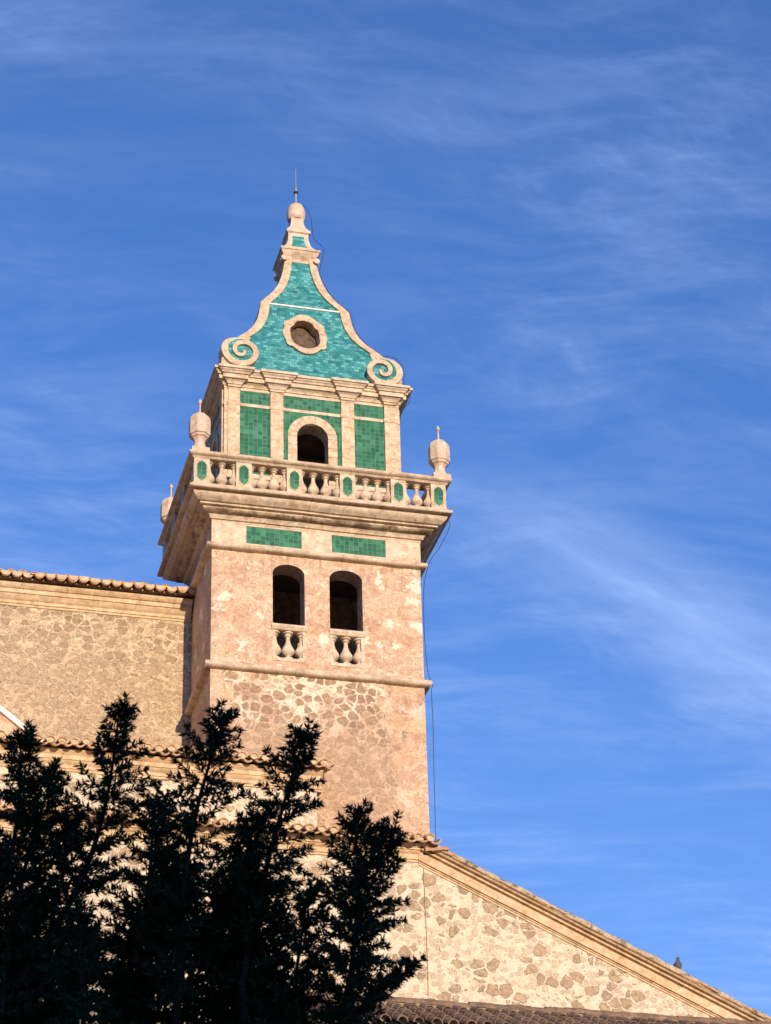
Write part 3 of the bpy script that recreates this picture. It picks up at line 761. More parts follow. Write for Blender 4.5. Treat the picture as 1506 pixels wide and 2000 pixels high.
# spire ------------------------------------------------------------
PROF = [(8.22, 2.19), (8.50, 2.185), (8.58, 2.05), (8.70, 2.03), (8.95, 1.98), (9.2, 1.90), (9.38, 1.765), (9.53, 1.63), (9.68, 1.49), (9.85, 1.365), (10.03, 1.265), (10.22, 1.19), (10.4, 1.14), (10.6, 1.11), (10.78, 1.085),
        (10.815, 1.06), (10.9, 1.0), (11.08, .86), (11.29, .715), (11.5, .60), (11.8, .49), (12.05, .425), (12.28, .385), (12.5, .355), (12.62, .35)]
def hprof(z):
    for (z0, a), (z1, b) in zip(PROF, PROF[1:]):
        if z <= z1: return a+(b-a)*max(0, (z-z0))/(z1-z0)
    return PROF[-1][1]
HYK = (1.23-.36)/(2.19-.355)
def hy(h): return .36+(h-.355)*HYK
def cxz(z): return -.017*(z-8.2)
def yf(z): return D/2-hy(hprof(z))
zs_ = []
z = 8.22
while z < 12.6: zs_.append(z); z += .045
zs_ += [12.6]
OC = (-.085, 9.80)
def oc_in(x, z): return ((x-OC[0])/.45)**2+((z-OC[1])/.63)**2 < 1
bm = BM(); uvl = bm.loops.layers.uv.verify()
def spire_face(k):
    nS = 64 if k == 0 else 12
    arc = [0.0]
    for a, b in zip(zs_, zs_[1:]): arc.append(arc[-1]+math.hypot(b-a, (yf(b)-yf(a)) if k in (0, 2) else hprof(b)-hprof(a)))
    rows = []
    for z, a in zip(zs_, arc):
        h = hprof(z); g = hy(h); row = []
        for i in range(nS+1):
            s = i/nS*2-1
            if k == 0: p = (cxz(z)+s*h, D/2-g, z); u = s*h
            elif k == 1: p = (cxz(z)+h, D/2+s*g, z); u = s*g
            elif k == 2: p = (cxz(z)-s*h, D/2+g, z); u = s*h
            else: p = (cxz(z)-h, D/2-s*g, z); u = s*g
            row.append((bm.verts.new(p), (u, a)))
        rows.append(row)
    for A, Bq in zip(rows, rows[1:]):
        for i in range(nS):
            q = (A[i], A[i+1], Bq[i+1], Bq[i])
            c = sum((v.co for v, _ in q), Vector())/4
            if k == 0 and oc_in(c.x, c.z): continue
            f = bm.faces.new([v for v, _ in q])
            for l, (_, uv) in zip(f.loops, q): l[uvl].uv = uv
for k in range(4): spire_face(k)
spire = obj('spire', bm, TEAL, T, fix=False)
# inner masonry seen through the oculus
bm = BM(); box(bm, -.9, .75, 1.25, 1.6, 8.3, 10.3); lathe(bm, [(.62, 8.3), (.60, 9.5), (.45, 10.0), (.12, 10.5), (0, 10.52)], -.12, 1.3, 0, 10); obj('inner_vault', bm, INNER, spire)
# hip ribs
def rib(sx, sy):
    bm = BM(); rings = []
    zz = [z for z in zs_ if z >= 9.12]
    for z in zz:
        h = hprof(z); g = hy(h); w = .185 if z < 11 else .185-(z-11)*.035; pr = .055
        X = cxz(z)+sx*h; Y = D/2+sy*g
        pts = [(X-sx*w, Y-sy*.01), (X-sx*w, Y+sy*(pr-.01)), (X-sx*w+sx*.015, Y+sy*pr), (X+sx*pr*.8, Y+sy*pr), (X+sx*pr, Y+sy*pr*.8), (X+sx*pr, Y-sy*w*.7), (X-sx*.01, Y-sy*w*.7)]
        rings.append([bm.verts.new((a, b, z)) for a, b in pts])
    n = len(rings[0])
    for A, Bq in zip(rings, rings[1:]):
        for i in range(n): bm.faces.new((A[i], A[(i+1) % n], Bq[(i+1) % n], Bq[i]))
    bm.faces.new(rings[0]); bm.faces.new(rings[-1])
    # little shoulder block at the break of the slope
    h = hprof(10.78)
    return obj('hip_rib', bm, PITTED if sy < 0 else LIME, spire, 35)
for sx in (-1, 1):
    for sy in (-1, 1): rib(sx, sy)
# white course at the break
bm = BM(); sweep(bm, rect_path(hprof(10.79), yf(10.79), D-yf(10.79), cxz(10.79)), [(-.04, 10.755), (.03, 10.755), (.04, 10.78), (.03, 10.80), (-.05, 10.805), (-.04, 10.755)])
obj('white_course', bm, PLASTER, spire)
# volutes
def volute(sx, cx, cz):
    y0 = .20
    bm = BM(); N_ = 64
    # a disc carrying tiles, and corner block behind it
    lathe_pts = [(cx+.36*math.cos(a), cz+.38*math.sin(a)) for a in [2*math.pi*i/28 for i in range(28)]]
    poly_prism(bm, lathe_pts, [], y0+.05, .62); uv_xz(bm); disc = bm
    rb = BM(); cl = []
    # spiral: starts at the outer top (towards the middle where the rib arrives), goes round the outside
    KR = [(66, .70), (78, .60), (90, .545), (102, .525), (140, .52), (180, .51), (225, .48), (270, .45), (315, .435), (360, .42), (405, .37), (450, .31), (500, .265), (540, .235), (590, .20), (640, .165), (690, .12), (740, .10)]
    def kr(a_):
        for (p, r0), (q, r1) in zip(KR, KR[1:]):
            if a_ <= q: return r0+(r1-r0)*(a_-p)/(q-p)
        return KR[-1][1]
    for i in range(N_+1):
        t = i/N_
        deg = 66+t*(740-66); ang = R(deg); r = kr(deg)
        w = .185-.10*t
        ax = math.cos(ang)*(-1 if sx > 0 else 1); az = math.sin(ang)
        cl.append(((cx+ax*(r+.0), cz+az*(r)*1.0), (cx+ax*(r-w), cz+az*(r-w)*1.0)))
    rings = []
    for i, ((ox, oz), (ix, iz)) in enumerate(cl):
        yy = y0-.015*math.sin(i/N_*3); q_ = min(1.0, i/(N_*.22)); q_ = q_*q_*(3-2*q_)
        yy = (yf(min(oz, 9.6))-.062)*(1-q_)+yy*q_
        rings.append([rb.verts.new(p) for p in ((ox, max(yy+.07, .60) if i < 26 else y0+.06, oz), (ox, yy+.008, oz), (ox*.95+ix*.05, yy, oz*.95+iz*.05), (ox*.05+ix*.95, yy, oz*.05+iz*.95), (ix, yy+.008, iz), (ix, max(yy, y0)+.06, iz))])
    for A, Bq in zip(rings, rings[1:]):
        for i in range(6): rb.faces.new((A[i], A[(i+1) % 6], Bq[(i+1) % 6], Bq[i]))
    rb.faces.new(rings[0]); rb.faces.new(rings[-1])
    a = math.atan2(cl[-1][0][1]-cz, cl[-1][0][0]-cx)
    ex, ez = (cl[-1][0][0]+cl[-1][1][0])/2, (cl[-1][0][1]+cl[-1][1][1])/2
    pts = [(cx+.075*math.cos(q), cz+.075*math.sin(q)) for q in [2*math.pi*i/12 for i in range(12)]]
    v = obj('volute', rb, PITTED, spire, 40)
    obj('volute_tile', disc, TEAL, v)
    # same volute on the flank, turned round the corner
for sx, cx, cz in ((-1, -1.775, 8.80), (1, 1.79, 8.72)): volute(sx, cx, cz)
# corner blocks under the volutes
for sx in (-1, 1):
    bm = BM()
    prism_dir(bm, [(sx*2.27, 8.225), (sx*2.27, 8.55), (sx*2.2, 8.66), (sx*2.18, 9.02), (sx*2.06, 9.12), (sx*1.9, 8.9), (sx*1.9, 8.225)], lambda t, a, b: (a, t, b), .27, D-.27)
    obj('corner_block', bm, LIME, spire)
# oculus frame (four lobed with small ears)
def oc_r(a, k):
    ca, sa = math.cos(a), math.sin(a)
    if k == 0:   # outer
        e = 1/math.hypot(ca/.535, sa/.70)
        for ac in (40, 140, 222, 318):
            d = abs((math.degrees(a)-ac+180) % 360-180)
            if d < 13: e += .085*(1-d/13)**.6
        return e+.02*math.cos(4*a)
    e = 1/math.hypot(ca/.375, sa/.545)
    d = abs((math.degrees(a)-90+180) % 360-180)
    if 24 < d < 52: e -= .045*math.sin(math.pi*(d-24)/28)
    return e*(1-.03*math.cos(4*a))
bm = BM(); rings = []
NA = 72
for i in range(NA):
    a = 2*math.pi*i/NA; ro, ri = oc_r(a, 0), oc_r(a, 1); ring = []
    for r, dy in ((ro, .05), (ro, -.055), (ro-.03, -.07), (ri+.03, -.07), (ri, -.05), (ri, .30)):
        x = OC[0]+r*math.cos(a)*1.02; z = OC[1]+r*math.sin(a); ring.append(bm.verts.new((x, yf(z)+dy, z)))
    rings.append(ring)
for i in range(NA):
    A, Bq = rings[i], rings[(i+1) % NA]
    for k in range(5): bm.faces.new((A[k], Bq[k], Bq[k+1], A[k+1]))
obj('oculus_frame', bm, PITTED, spire, 40)

# cap and little lantern on top
def sq(h, y=None, cx=-.09): return rect_path(h, D/2-h, D/2+h, cx)
bm = BM()
sweep(bm, sq(.355, cx=-.085), [(-.1, 12.43), (.015, 12.43), (.02, 12.52), (.05, 12.56), (.085, 12.60), (.12, 12.66), (.135, 12.70), (.14, 12.73), (.165, 12.735), (.165, 12.79), (.15, 12.80), (-.2, 12.86), (-.2, 12.5)])
capc = obj('cap_cornice', bm, LIME, T)
for sx in (-1, 1):
    for sy in (-1, 1):
        bm = BM()
        for k in range(2):
            lathe(bm, [(.0, -.10), (.075, -.10), (.085, -.085), (.06, -.06), (.055, 0), (.06, .06), (.085, .085), (.075, .10), (0, .10)], 0, 0, 0, 14)
            break
        bm.transform(Matrix.Translation((-.085+sx*.425, D/2+sy*.40, 12.47)) @ Matrix.Rotation(R(90), 4, 'X'))
        obj('scroll_capital', bm, URN, capc, 40)
bm = BM()
LP = [(12.84, .41), (12.90, .405), (12.94, .37), (13.02, .325), (13.12, .295), (13.24, .272), (13.38, .265), (13.46, .268)]
rings = []
for z, h in LP: rings.append([bm.verts.new((p[0], p[1], z)) for p in sq(h)])
for A, Bq in zip(rings, rings[1:]):
    for i in range(4): bm.faces.new((A[i], A[(i+1) % 4], Bq[(i+1) % 4], Bq[i]))
bm.faces.new(rings[0][::-1]); bm.faces.new(rings[-1])
lant = obj('lantern', bm, LIMEB, T)
def lp(z):
    for (z0, a), (z1, b) in zip(LP, LP[1:]):
        if z <= z1: return a+(b-a)*(z-z0)/(z1-z0)
    return LP[-1][1]
for side in (0, 1):
    bm = BM(); uvl = bm.loops.layers.uv.verify(); rows = []
    for i in range(9):
        z = 12.94+.40*i/8; w = lp(z)*.60-.01; y = -lp(z)-.012
        rows.append([(bm.verts.new((s*w, yy, z)), (s*w, z)) for s, yy in ((-1, y+.03), (-1, y), (1, y), (1, y+.03))])
    for A, Bq in zip(rows, rows[1:]):
        for i in range(3):
            q = (A[i], A[i+1], Bq[i+1], Bq[i]); f = bm.faces.new([v for v, _ in q])
            for l, (_, uv) in zip(f.loops, q): l[uvl].uv = uv
    bm.faces.new([v for v, _ in rows[-1]]); bm.faces.new([v for v, _ in rows[0]][::-1])
    bm.transform(Matrix.Translation((-.09, D/2, 0)) @ Matrix.Rotation(R(-90*side), 4, 'Z'))
    obj('tile_panel', bm, TEAL, lant)
bm = BM()
BP = [(.30, 13.44), (.345, 13.465), (.35, 13.52), (.33, 13.545), (.315, 13.57), (.275, 13.63), (.24, 13.70), (.215, 13.79), (.205, 13.88), (.202, 13.99), (.20, 14.06)]
lathe(bm, [(r*(1.28 if z < 13.6 else 1.28-.15*min(1, (z-13.6)/.3)), z) for r, z in BP], -.09, D/2, 0, 8 if False else 4, R(45))
bell = obj('bell_cap', bm, URN, T)
es = None
bm = BM(); lathe(bm, [(.20, 14.03), (.225, 14.06), (.236, 14.12), (.24, 14.24), (.238, 14.32), (.22, 14.42), (.175, 14.51), (.11, 14.565), (.0, 14.59)], -.09, D/2, 0, 24)
obj('ball', bm, URN, bell, 50)
bm = BM(); lathe(bm, [(.028, 14.57), (.028, 14.94), (.03, 15.0), (.034, 15.06), (.034, 15.2), (.018, 15.24), (.014, 15.5), (.007, 15.80), (0, 15.83)], -.09, D/2, 0, 8)
rod = obj('lightning_rod', bm, METAL, T, 50)
bm = BM(); lathe(bm, [(.028, 14.945), (.058, 14.95), (.062, 14.97), (.058, 15.0), (.03, 15.005)], -.09, D/2, 0, 12); obj('collar', bm, BLACK, rod, 50)

# lightning cable
pts = [(-.07, 1.56, 14.62), (.06, 1.56, 14.60), (.20, 1.56, 14.48), (.31, 1.56, 14.19), (.34, 1.56, 13.85), (.36, 1.5, 13.52), (.36, 1.3, 13.30), (.42, 1.15, 13.08), (.49, 1.03, 12.90), (.51, 1.0, 12.72), (.47, 1.06, 12.5)]
for z in (12.2, 11.8, 11.4, 11.05, 10.8, 10.5, 10.2, 9.95, 9.7, 9.5, 9.35):
    h = hprof(z); pts.append((cxz(z)+h+.10+.012*math.sin(z*9), D/2-hy(h)-.02, z))
pts += [(1.99, .36, 9.26), (2.14, .25, 9.13), (2.27, .22, 8.95), (2.33, .24, 8.72), (2.34, .3, 8.42), (2.47, .4, 8.26), (2.52, .48, 8.08), (2.36, .58, 7.85), (2.29, .66, 7.5), (2.28, .68, 6.4), (2.30, .7, 4.5), (2.6, .5, 4.45), (3.0, .2, 4.40), (3.22, .0, 4.42), (3.25, -.1, 4.30), (3.15, -.1, 3.99), (2.95, -.1, 3.59), (2.76, -.05, 3.30), (2.70, .05, 3.12), (2.60, .1, 2.57), (2.57, .1, 1.47), (2.62, .1, .4), (2.715, .08, .03), (2.69, .1, -.14),
       (2.70, .1, -.9), (2.68, .1, -2.06), (2.67, .1, -3.33), (2.65, .1, -4.6), (2.62, -.3, -5.2)]
bm = BM(); tube(bm, smooth_path(pts, 5), .0075, 5)
tag(obj('lightning_cable', bm, BLACK, smooth=80, origin=(2.65, .1, -4.6)), 'thin dark cable looping down the right edge of the bell tower', 'cable')

# ------------------------------------------------------------------ roofs helpers
def barrel(bm, x, yA, zA, yB, zB, r, up=True, th=.018, n=8, taper=.92, flat=1.0):
    """one long clay channel from eave (yA,zA) to (yB,zB)"""
    d = Vector((0, yB-yA, zB-zA)).normalized(); nrm = Vector((0, -d.z, d.y)); s = 1 if up else -1
    rings = []
    for (y, z), k in (((yA, zA), 1.0), ((yB, zB), taper)):
        o_, i_ = [], []
        for q in range(n+1):
            a = math.pi*q/n
            for lst, rr in ((o_, r*k), (i_, (r*k-th))):
                p = Vector((x+rr*math.cos(a), y, z))+nrm*(s*(rr if flat == 1.0 else rr*flat)*math.sin(a)); lst.append(bm.verts.new(p))
        rings.append(o_+i_[::-1])
    m_ = len(rings[0])
    for i in range(m_): bm.faces.new((rings[0][i], rings[0][(i+1) % m_], rings[1][(i+1) % m_], rings[1][i]))
    bm.faces.new(rings[0][::-1]); bm.faces.new(rings[1])
def clay_roof(x0, x1, ye, ze, yr, slope, pitch=.262, pan_fill=False):
    """pan and cover tiles along x from the eave up to yr, bedded in mortar; ze is the underside of the pans"""
    bm = BM(); fl = BM(); x = x1-pitch*.5
    rp, rc, sag, rise = .124, .104, 1.0, .9
    def plug(pts, y):
        a = [fl.verts.new((px, y, pz)) for px, pz in pts]; b = [fl.verts.new((px, y+.12, pz+.12*slope)) for px, pz in pts]
        fl.faces.new(a); fl.faces.new(b[::-1]); m_ = len(pts)
        for q in range(m_): fl.faces.new((a[q], a[(q+1) % m_], b[(q+1) % m_], b[q]))
    while x > x0:
        L_ = .42
        for up in (False, True):
            xx = (x if up else x+pitch/2)+rng.uniform(-.008, .008)
            zc_ = ze+rp*sag+rng.gauss(0, .010); y = ye+rng.gauss(0, .022)+(.05 if (up and pan_fill) else 0)
            rr = (rc if up else rp)*rng.uniform(.96, 1.04); k = (rise if up else sag)
            if up and pan_fill: k = .45
            for row in range(3):
                ya = y+row*L_*.86; yb = ya+L_ if row < 2 else yr
                za = zc_+(ya-ye)*slope+(.02 if row else 0); zb = zc_+(yb-ye)*slope
                barrel(bm, xx, ya, za, yb, zb, rr, up, .034 if row == 0 else .02, 8, .92, k)
            n = 8; arc_ = [(math.cos(math.pi*q/n), math.sin(math.pi*q/n)) for q in range(n+1)]
            if up: plug([(xx+(rr-.004)*c, zc_+(rr*k-.004)*s_) for c, s_ in arc_]+([] if pan_fill else [(xx-.03, zc_-.07), (xx+.03, zc_-.07)]), y+.015)
            elif pan_fill: plug([(xx+(rr-.012)*c, zc_+.02-(rr*k-.008)*s_) for c, s_ in arc_], y+.012)
        x -= pitch
    nf = len(bm.faces); me_ = bpy.data.meshes.new('t'); fl.to_mesh(me_); bm.from_mesh(me_); bpy.data.meshes.remove(me_); fl.free()
    bm.faces.ensure_lookup_table()
    for f in bm.faces[nf:]: f.material_index = 1
    return bm
def slab(bm, x0, x1, ye, ze, yr, slope, th=.05, down=.10):
    """the sloped bed under the tiles"""
    zr = ze+(yr-ye)*slope
    prism_dir(bm, [(ye, ze-down), (yr, zr-down), (yr, zr-down-th), (ye, ze-down-th)], lambda t, a, b: (t, a, b), x0, x1)
def cornice_x(x0, x1, prof, step=2.0, jit=.004):
    bm = BM(); n = max(1, int((x1-x0)/step)); ts = [x0+(x1-x0)*i/n for i in range(n+1)]; js = {t: rng.gauss(0, jit) for t in ts}
    prism_dir(bm, prof, lambda t, a, b: (t, a, b+js[t]), ts, None); return bm

# ------------------------------------------------------------------ church nave behind the tower's left side
NV = thing('church_nave', (-20, 6, GZ), 'high rubble church nave with moulded cornice and clay tile eaves left of the tower', 'church')
bm = BM(); box(bm, -45, -1.2, 2.5, 3.1, GZ, 2.75); box(bm, -45, -44.4, 3.101, 12, GZ, 2.75); box(bm, -1.8, -1.2, 3.101, 12, GZ, 2.75); box(bm, -45, -1.2, 12.001, 12.6, GZ, 2.75)
obj('wall', bm, NAVE, NV)
zc = 2.36
bm = cornice_x(-45, -2.54, [(2.52, zc), (2.475, zc), (2.47, zc+.05), (2.44, zc+.055), (2.435, zc+.13), (2.415, zc+.14), (2.385, zc+.17), (2.345, zc+.23), (2.335, zc+.245), (2.335, zc+.255), (2.30, zc+.26), (2.295, zc+.36), (2.26, zc+.365), (2.22, zc+.40), (2.185, zc+.45), (2.18, zc+.47), (2.52, zc+.48)])
obj('cornice', bm, CORN, NV, 30)
bm = clay_roof(-45, -2.56, 1.98, 2.885, 7.6, .32, pan_fill=True)
rf = obj('roof', bm, [TERRA, CORN], NV, 40)
bm = BM(); slab(bm, -45, -1.2, 2.2, 3.01, 7.6, .32, .05, .02); slab(bm, -45, -1.2, 13.1, 2.94, 7.6, -.32); obj('roof_bed', bm, TERRA, rf)

# gable with a white coping at far left, in front of the nave wall
GB = thing('gabled_wing', (-9.8, 1.5, GZ), 'small gabled wing with white plastered coping against the nave wall at the left edge', 'building')
gx, gzt = -9.6, .66
g_r = (-5.55, -2.46)
gs = (gzt-g_r[1])/(g_r[0]-gx)
bm = BM(); poly_prism(bm, [(-13.6, GZ), (g_r[0], GZ), g_r, (gx, gzt), (-13.6, g_r[1])], [], .8, 2.49); obj('wall', bm, SHAFT, GB)
bm = BM()
for s in (1, -1):
    fn = lambda t, a, b: (gx+s*(t-gx), a, gzt-gs*(t-gx)+b)
    prism_dir(bm, [(.72, .0), (.72, .14), (.76, .17), (2.47, .17), (2.47, .0)], fn, gx, g_r[0]-.15)
bmesh.ops.remove_doubles(bm, verts=bm.verts, dist=1e-5)
obj('coping', bm, PLASTER, GB)
bm = BM(); barrel(bm, g_r[0]-.1, .78, g_r[1]+.05, 2.3, g_r[1]+.4, .10); obj('end_tile', bm, TERRA, GB, 40)

# ------------------------------------------------------------------ upper aisle (first lower roof)
A1 = thing('upper_aisle', (-15, 1, GZ), 'narrow lean-to aisle with clay tile eaves at the tower foot behind the conifer', 'building')
bm = BM(); box(bm, -45, -.22, -.65, -.02, GZ, -2.8); obj('wall', bm, PALE, A1)
zc = -3.27
cp = [(-.64, zc), (-.68, zc), (-.685, zc+.05), (-.71, zc+.055), (-.715, zc+.13), (-.74, zc+.15), (-.78, zc+.20), (-.785, zc+.215), (-.81, zc+.22), (-.815, zc+.31), (-.84, zc+.33), (-.88, zc+.37), (-.91, zc+.40), (-.91, zc+.42), (-.64, zc+.43)]
bm = cornice_x(-45, -.12, cp); obj('cornice', bm, CORN, A1, 30)
bm = clay_roof(-45, -.0, -1.12, -2.885, 2.45, .30)
rf = obj('roof', bm, [TERRA, CORN], A1, 40)
bm = BM(); slab(bm, -45, -2.52, -.88, -2.72, 2.48, .30, .05, .02); slab(bm, -2.519, -.08, -.88, -2.72, -.02, .30, .05, .02); obj('roof_bed', bm, TERRA, rf)

# ------------------------------------------------------------------ lower wing with the raking gable on the right
A2 = thing('lower_wing', (0, 2, GZ), 'low pale rubble wing with a raking cornice sloping down to the right', 'building')
RX0, RZ0, RS = 1.92, -4.98, -.466        # outer top of the verge at y = -2.2
def rz(x): return RZ0+RS*(x-RX0)
XE = 12.5
bm = BM(); poly_prism(bm, [(-45, GZ), (XE, GZ), (XE, rz(XE)-.30), (1.86, rz(1.86)-.30), (-45, rz(1.86)-.30)], [], -1.9, -1.3)
box(bm, XE-.5, XE, -1.299, 9, GZ, rz(XE)-.3)
obj('wall', bm, PALE, A2)
zc = -5.30
cp2 = [(-1.88, zc), (-1.93, zc), (-1.935, zc+.045), (-1.965, zc+.05), (-1.97, zc+.16), (-1.99, zc+.175), (-2.02, zc+.20), (-2.03, zc+.215), (-2.03, zc+.225), (-2.065, zc+.23), (-2.07, zc+.27), (-2.10, zc+.29), (-2.14, zc+.32), (-2.15, zc+.34), (-1.88, zc+.35)]
bm = cornice_x(-45, 1.70, cp2); obj('cornice', bm, CORN, A2, 30)
bm = clay_roof(-45, 1.98, -2.36, -5.03, -.02, .30)
rf = obj('roof', bm, [TERRA, CORN], A2, 40)
bm = BM(); slab(bm, -45, 1.9, -2.1, -4.86, -.66, .30, .05, .02); obj('roof_bed', bm, TERRA, rf)
# raking cornice: same mouldings leaning with the slope
bm = BM()
ts = [1.68+.9*i for i in range(13)]; js = [rng.gauss(0, .004) for _ in ts]
o0 = -.80
rp = [(-1.88, o0+.02), (-1.925, o0+.02), (-1.93, o0+.06), (-1.955, o0+.065), (-1.96, o0+.085), (-1.94, o0+.095), (-1.99, o0+.105), (-2.0, o0+.30), (-1.95, o0+.315), (-1.95, o0+.335), (-2.04, o0+.345), (-2.05, o0+.385), (-1.99, o0+.395), (-1.99, o0+.415), (-2.10, o0+.425), (-2.125, o0+.46), (-2.15, o0+.475), (-2.15, o0+.50), (-1.88, o0+.51)]
rp = [(a, b+.29) for a, b in rp]
def rake_fn(t, a, b): return (t, a, rz(t)+b)
prism_dir(bm, rp, rake_fn, ts, None)
obj('raking_cornice', bm, CORN, A2, 30)
# verge: mortar band and the flank of overlapping tiles
bm = BM(); ts = [1.95+.22*i for i in range(48)]
jt = {t: (rng.gauss(0, .012), rng.gauss(0, .012)) for t in ts}
prism_dir(bm, [(-1.7, -.02), (-2.165, -.02), (-2.18, .01), (-2.185, .07), (-2.16, .095), (-1.7, .10)], lambda t, a, b: (t, a+jt[t][0]*(a < -2), rz(t)-.02+b*1.0+jt[t][1]*(b > .05)), ts, None)
obj('verge', bm, MORTAR, A2, 50)
bm = BM(); x = 12.2; ang = math.atan(RS); k = 0
while x > 1.75:
    L_ = .50; rr = .095+rng.uniform(-.008, .008)
    tb = bmesh.new()
    barrel(tb, 0, 0, 0, L_, 0, rr, True, .02, 8, .86)
    dz = rng.uniform(-.012, .012)
    M_ = Matrix.Translation((x, -2.09+rng.uniform(-.015, .015), rz(x)-.025+dz)) @ Matrix.Rotation(-ang+R(2.5), 4, 'Y') @ Matrix.Rotation(R(90), 4, 'Z')
    tb.transform(M_); me_ = bpy.data.meshes.new('t'); tb.to_mesh(me_); tb.free(); bm.from_mesh(me_); bpy.data.meshes.remove(me_)
    x -= .41; k += 1
obj('verge_tiles', bm, TERRA, A2, 40)
bm = BM()
prism_dir(bm, [(-2.12, .05), (9, .05), (9, -.02), (-2.12, -.02)], rake_fn, 1.95, 12.4); obj('roof_bed', bm, TERRA, A2)
bm = BM(); barrel(bm, 0, 0, 0, .5, .02, .13, True, .02, 10); bm.transform(Matrix.Translation((2.30, -2.12, -5.10)) @ Matrix.Rotation(R(82), 4, 'Z') @ Matrix.Rotation(R(-6), 4, 'X')); obj('ridge_tile', bm, TERRA, A2, 40)
# thin pipe down the wall
bm = BM(); tube(bm, [(1.80, -1.93, -5.4), (1.815, -1.94, -7.5), (1.79, -1.93, -9.5), (1.80, -1.93, -12)], .0065, 6); tag(obj('wall_wire', bm, CORN, origin=(1.8, -1.93, -12)), 'thin vertical wire running down the pale rubble wall of the low wing', 'wire')

# ------------------------------------------------------------------ near roof along the bottom edge
NR = thing('near_roof_house', (4, -9.5, GZ), 'near house roof with a weathered clay ridge along the bottom right edge', 'building')
RY, RZr = -9.0, -11.17
bm = BM()
prism_dir(bm, [(RY-3.3, RZr-1.85), (RY, RZr-.1), (RY+3.3, RZr-1.85), (RY+3.3, GZ), (RY-3.3, GZ)], lambda t, a, b: (t, a, b), -3.2, 22); obj('wall', bm, PALE, NR)
bm = BM(); x = -3.0
while x < 22:
    tb = bmesh.new(); barrel(tb, 0, 0, 0, .44, 0, .135+rng.uniform(-.008, .008), True, .02, 10, .85)
    tb.transform(Matrix.Translation((x+.44, RY+rng.uniform(-.02, .02), RZr+.0+rng.uniform(-.012, .012))) @ Matrix.Rotation(R(90+rng.uniform(-2, 2)), 4, 'Z') @ Matrix.Rotation(R(3.5), 4, 'X'))
    me_ = bpy.data.meshes.new('t'); tb.to_mesh(me_); tb.free(); bm.from_mesh(me_); bpy.data.meshes.remove(me_); x += .355
rg = obj('ridge_tiles', bm, TERRA_OLD, NR, 40)
bm = BM(); ts = [-3.0+.15*i for i in range(166)]; jt = {t: rng.gauss(0, .012) for t in ts}
prism_dir(bm, [(RY-.15, -.16), (RY-.155, -.05), (RY-.11, .03), (RY+.11, .03), (RY+.15, -.16)], lambda t, a, b: (t, a+jt[t], RZr+b+jt[t]*.5), ts, None); obj('ridge_mortar', bm, mat_stone('old_ridge_mortar', (.36, .28, .18), (.11, .085, .05), .8, .3, 2.0, .6), NR, 50)
bm = BM(); x = -3.0; SL = .52
while x < 22:
    for up in (True, False):
        xx = x+(0 if up else .15)+rng.uniform(-.015, .015)
        for row in range(5):
            yt = RY-.12-row*.36-rng.uniform(0, .05); zt = RZr-.13+(yt-RY)*SL+SL*.12+(.07 if up else 0)+row*.0
            barrel(bm, xx, yt-.44, zt-.44*SL+.025, yt, zt, (.10 if up else .11)+rng.uniform(-.005, .005), up, .018, 8, .85)
    x += .30
obj('roof_tiles', bm, TERRA_OLD, NR, 40)

# ------------------------------------------------------------------ pigeon on the rake
PX, PY = 7.3, -2.08
PZ = rz(PX)+.07
PG = thing('pigeon', (PX, PY, PZ), 'small dark pigeon perched on the sloping roof verge', 'bird')
def skin_body(rings, n=14):
    bm = BM(); prev = None
    for (c, rx, ry) in rings:
        r = [bm.verts.new((c[0]+rx*math.cos(2*math.pi*i/n), c[1]+ry*math.sin(2*math.pi*i/n), c[2])) for i in range(n)]
        if prev:
            for i in range(n): bm.faces.new((prev[i], prev[(i+1) % n], r[(i+1) % n], r[i]))
        else: bm.faces.new(r[::-1])
        prev = r
    bm.faces.new(prev); return bm
bm = skin_body([((PX, PY+.05, PZ+.035), .02, .03), ((PX, PY+.035, PZ+.055), .055, .065), ((PX, PY+.02, PZ+.10), .078, .085), ((PX, PY+.005, PZ+.15), .08, .085), ((PX, PY-.005, PZ+.19), .066, .07), ((PX, PY-.012, PZ+.22), .046, .05),
                ((PX, PY-.015, PZ+.245), .034, .036), ((PX, PY-.022, PZ+.265), .034, .038), ((PX, PY-.025, PZ+.285), .034, .04), ((PX, PY-.022, PZ+.303), .024, .03), ((PX, PY-.02, PZ+.312), .010, .012)])
body = obj('body', bm, BIRD, PG, 60)
bm = BM(); tube(bm, [(PX+.005, PY-.055, PZ+.282), (PX+.008, PY-.085, PZ+.274)], [.009, .002], 6); obj('beak', bm, BIRDD, PG)
for s in (-1, 1):
    bm = skin_body([((PX+s*.035, PY+.14, PZ+.02), .006, .012), ((PX+s*.055, PY+.10, PZ+.06), .014, .045), ((PX+s*.072, PY+.055, PZ+.11), .016, .06), ((PX+s*.076, PY+.02, PZ+.16), .014, .05), ((PX+s*.06, PY-.0, PZ+.195), .008, .02)]); obj('wing', bm, BIRDD, PG, 60)
    bm = BM(); tube(bm, [(PX+s*.025, PY+.0, PZ+.06), (PX+s*.027, PY-.005, PZ+.015), (PX+s*.027, PY-.03, PZ+.004)], [.008, .006, .005], 6); obj('leg', bm, BIRDD, PG)
bm = BM(); tube(bm, [(PX, PY+.09, PZ+.06), (PX, PY+.16, PZ+.0), (PX, PY+.21, PZ-.05)], [.03, .028, .02], 8); obj('tail', bm, BIRDD, PG)

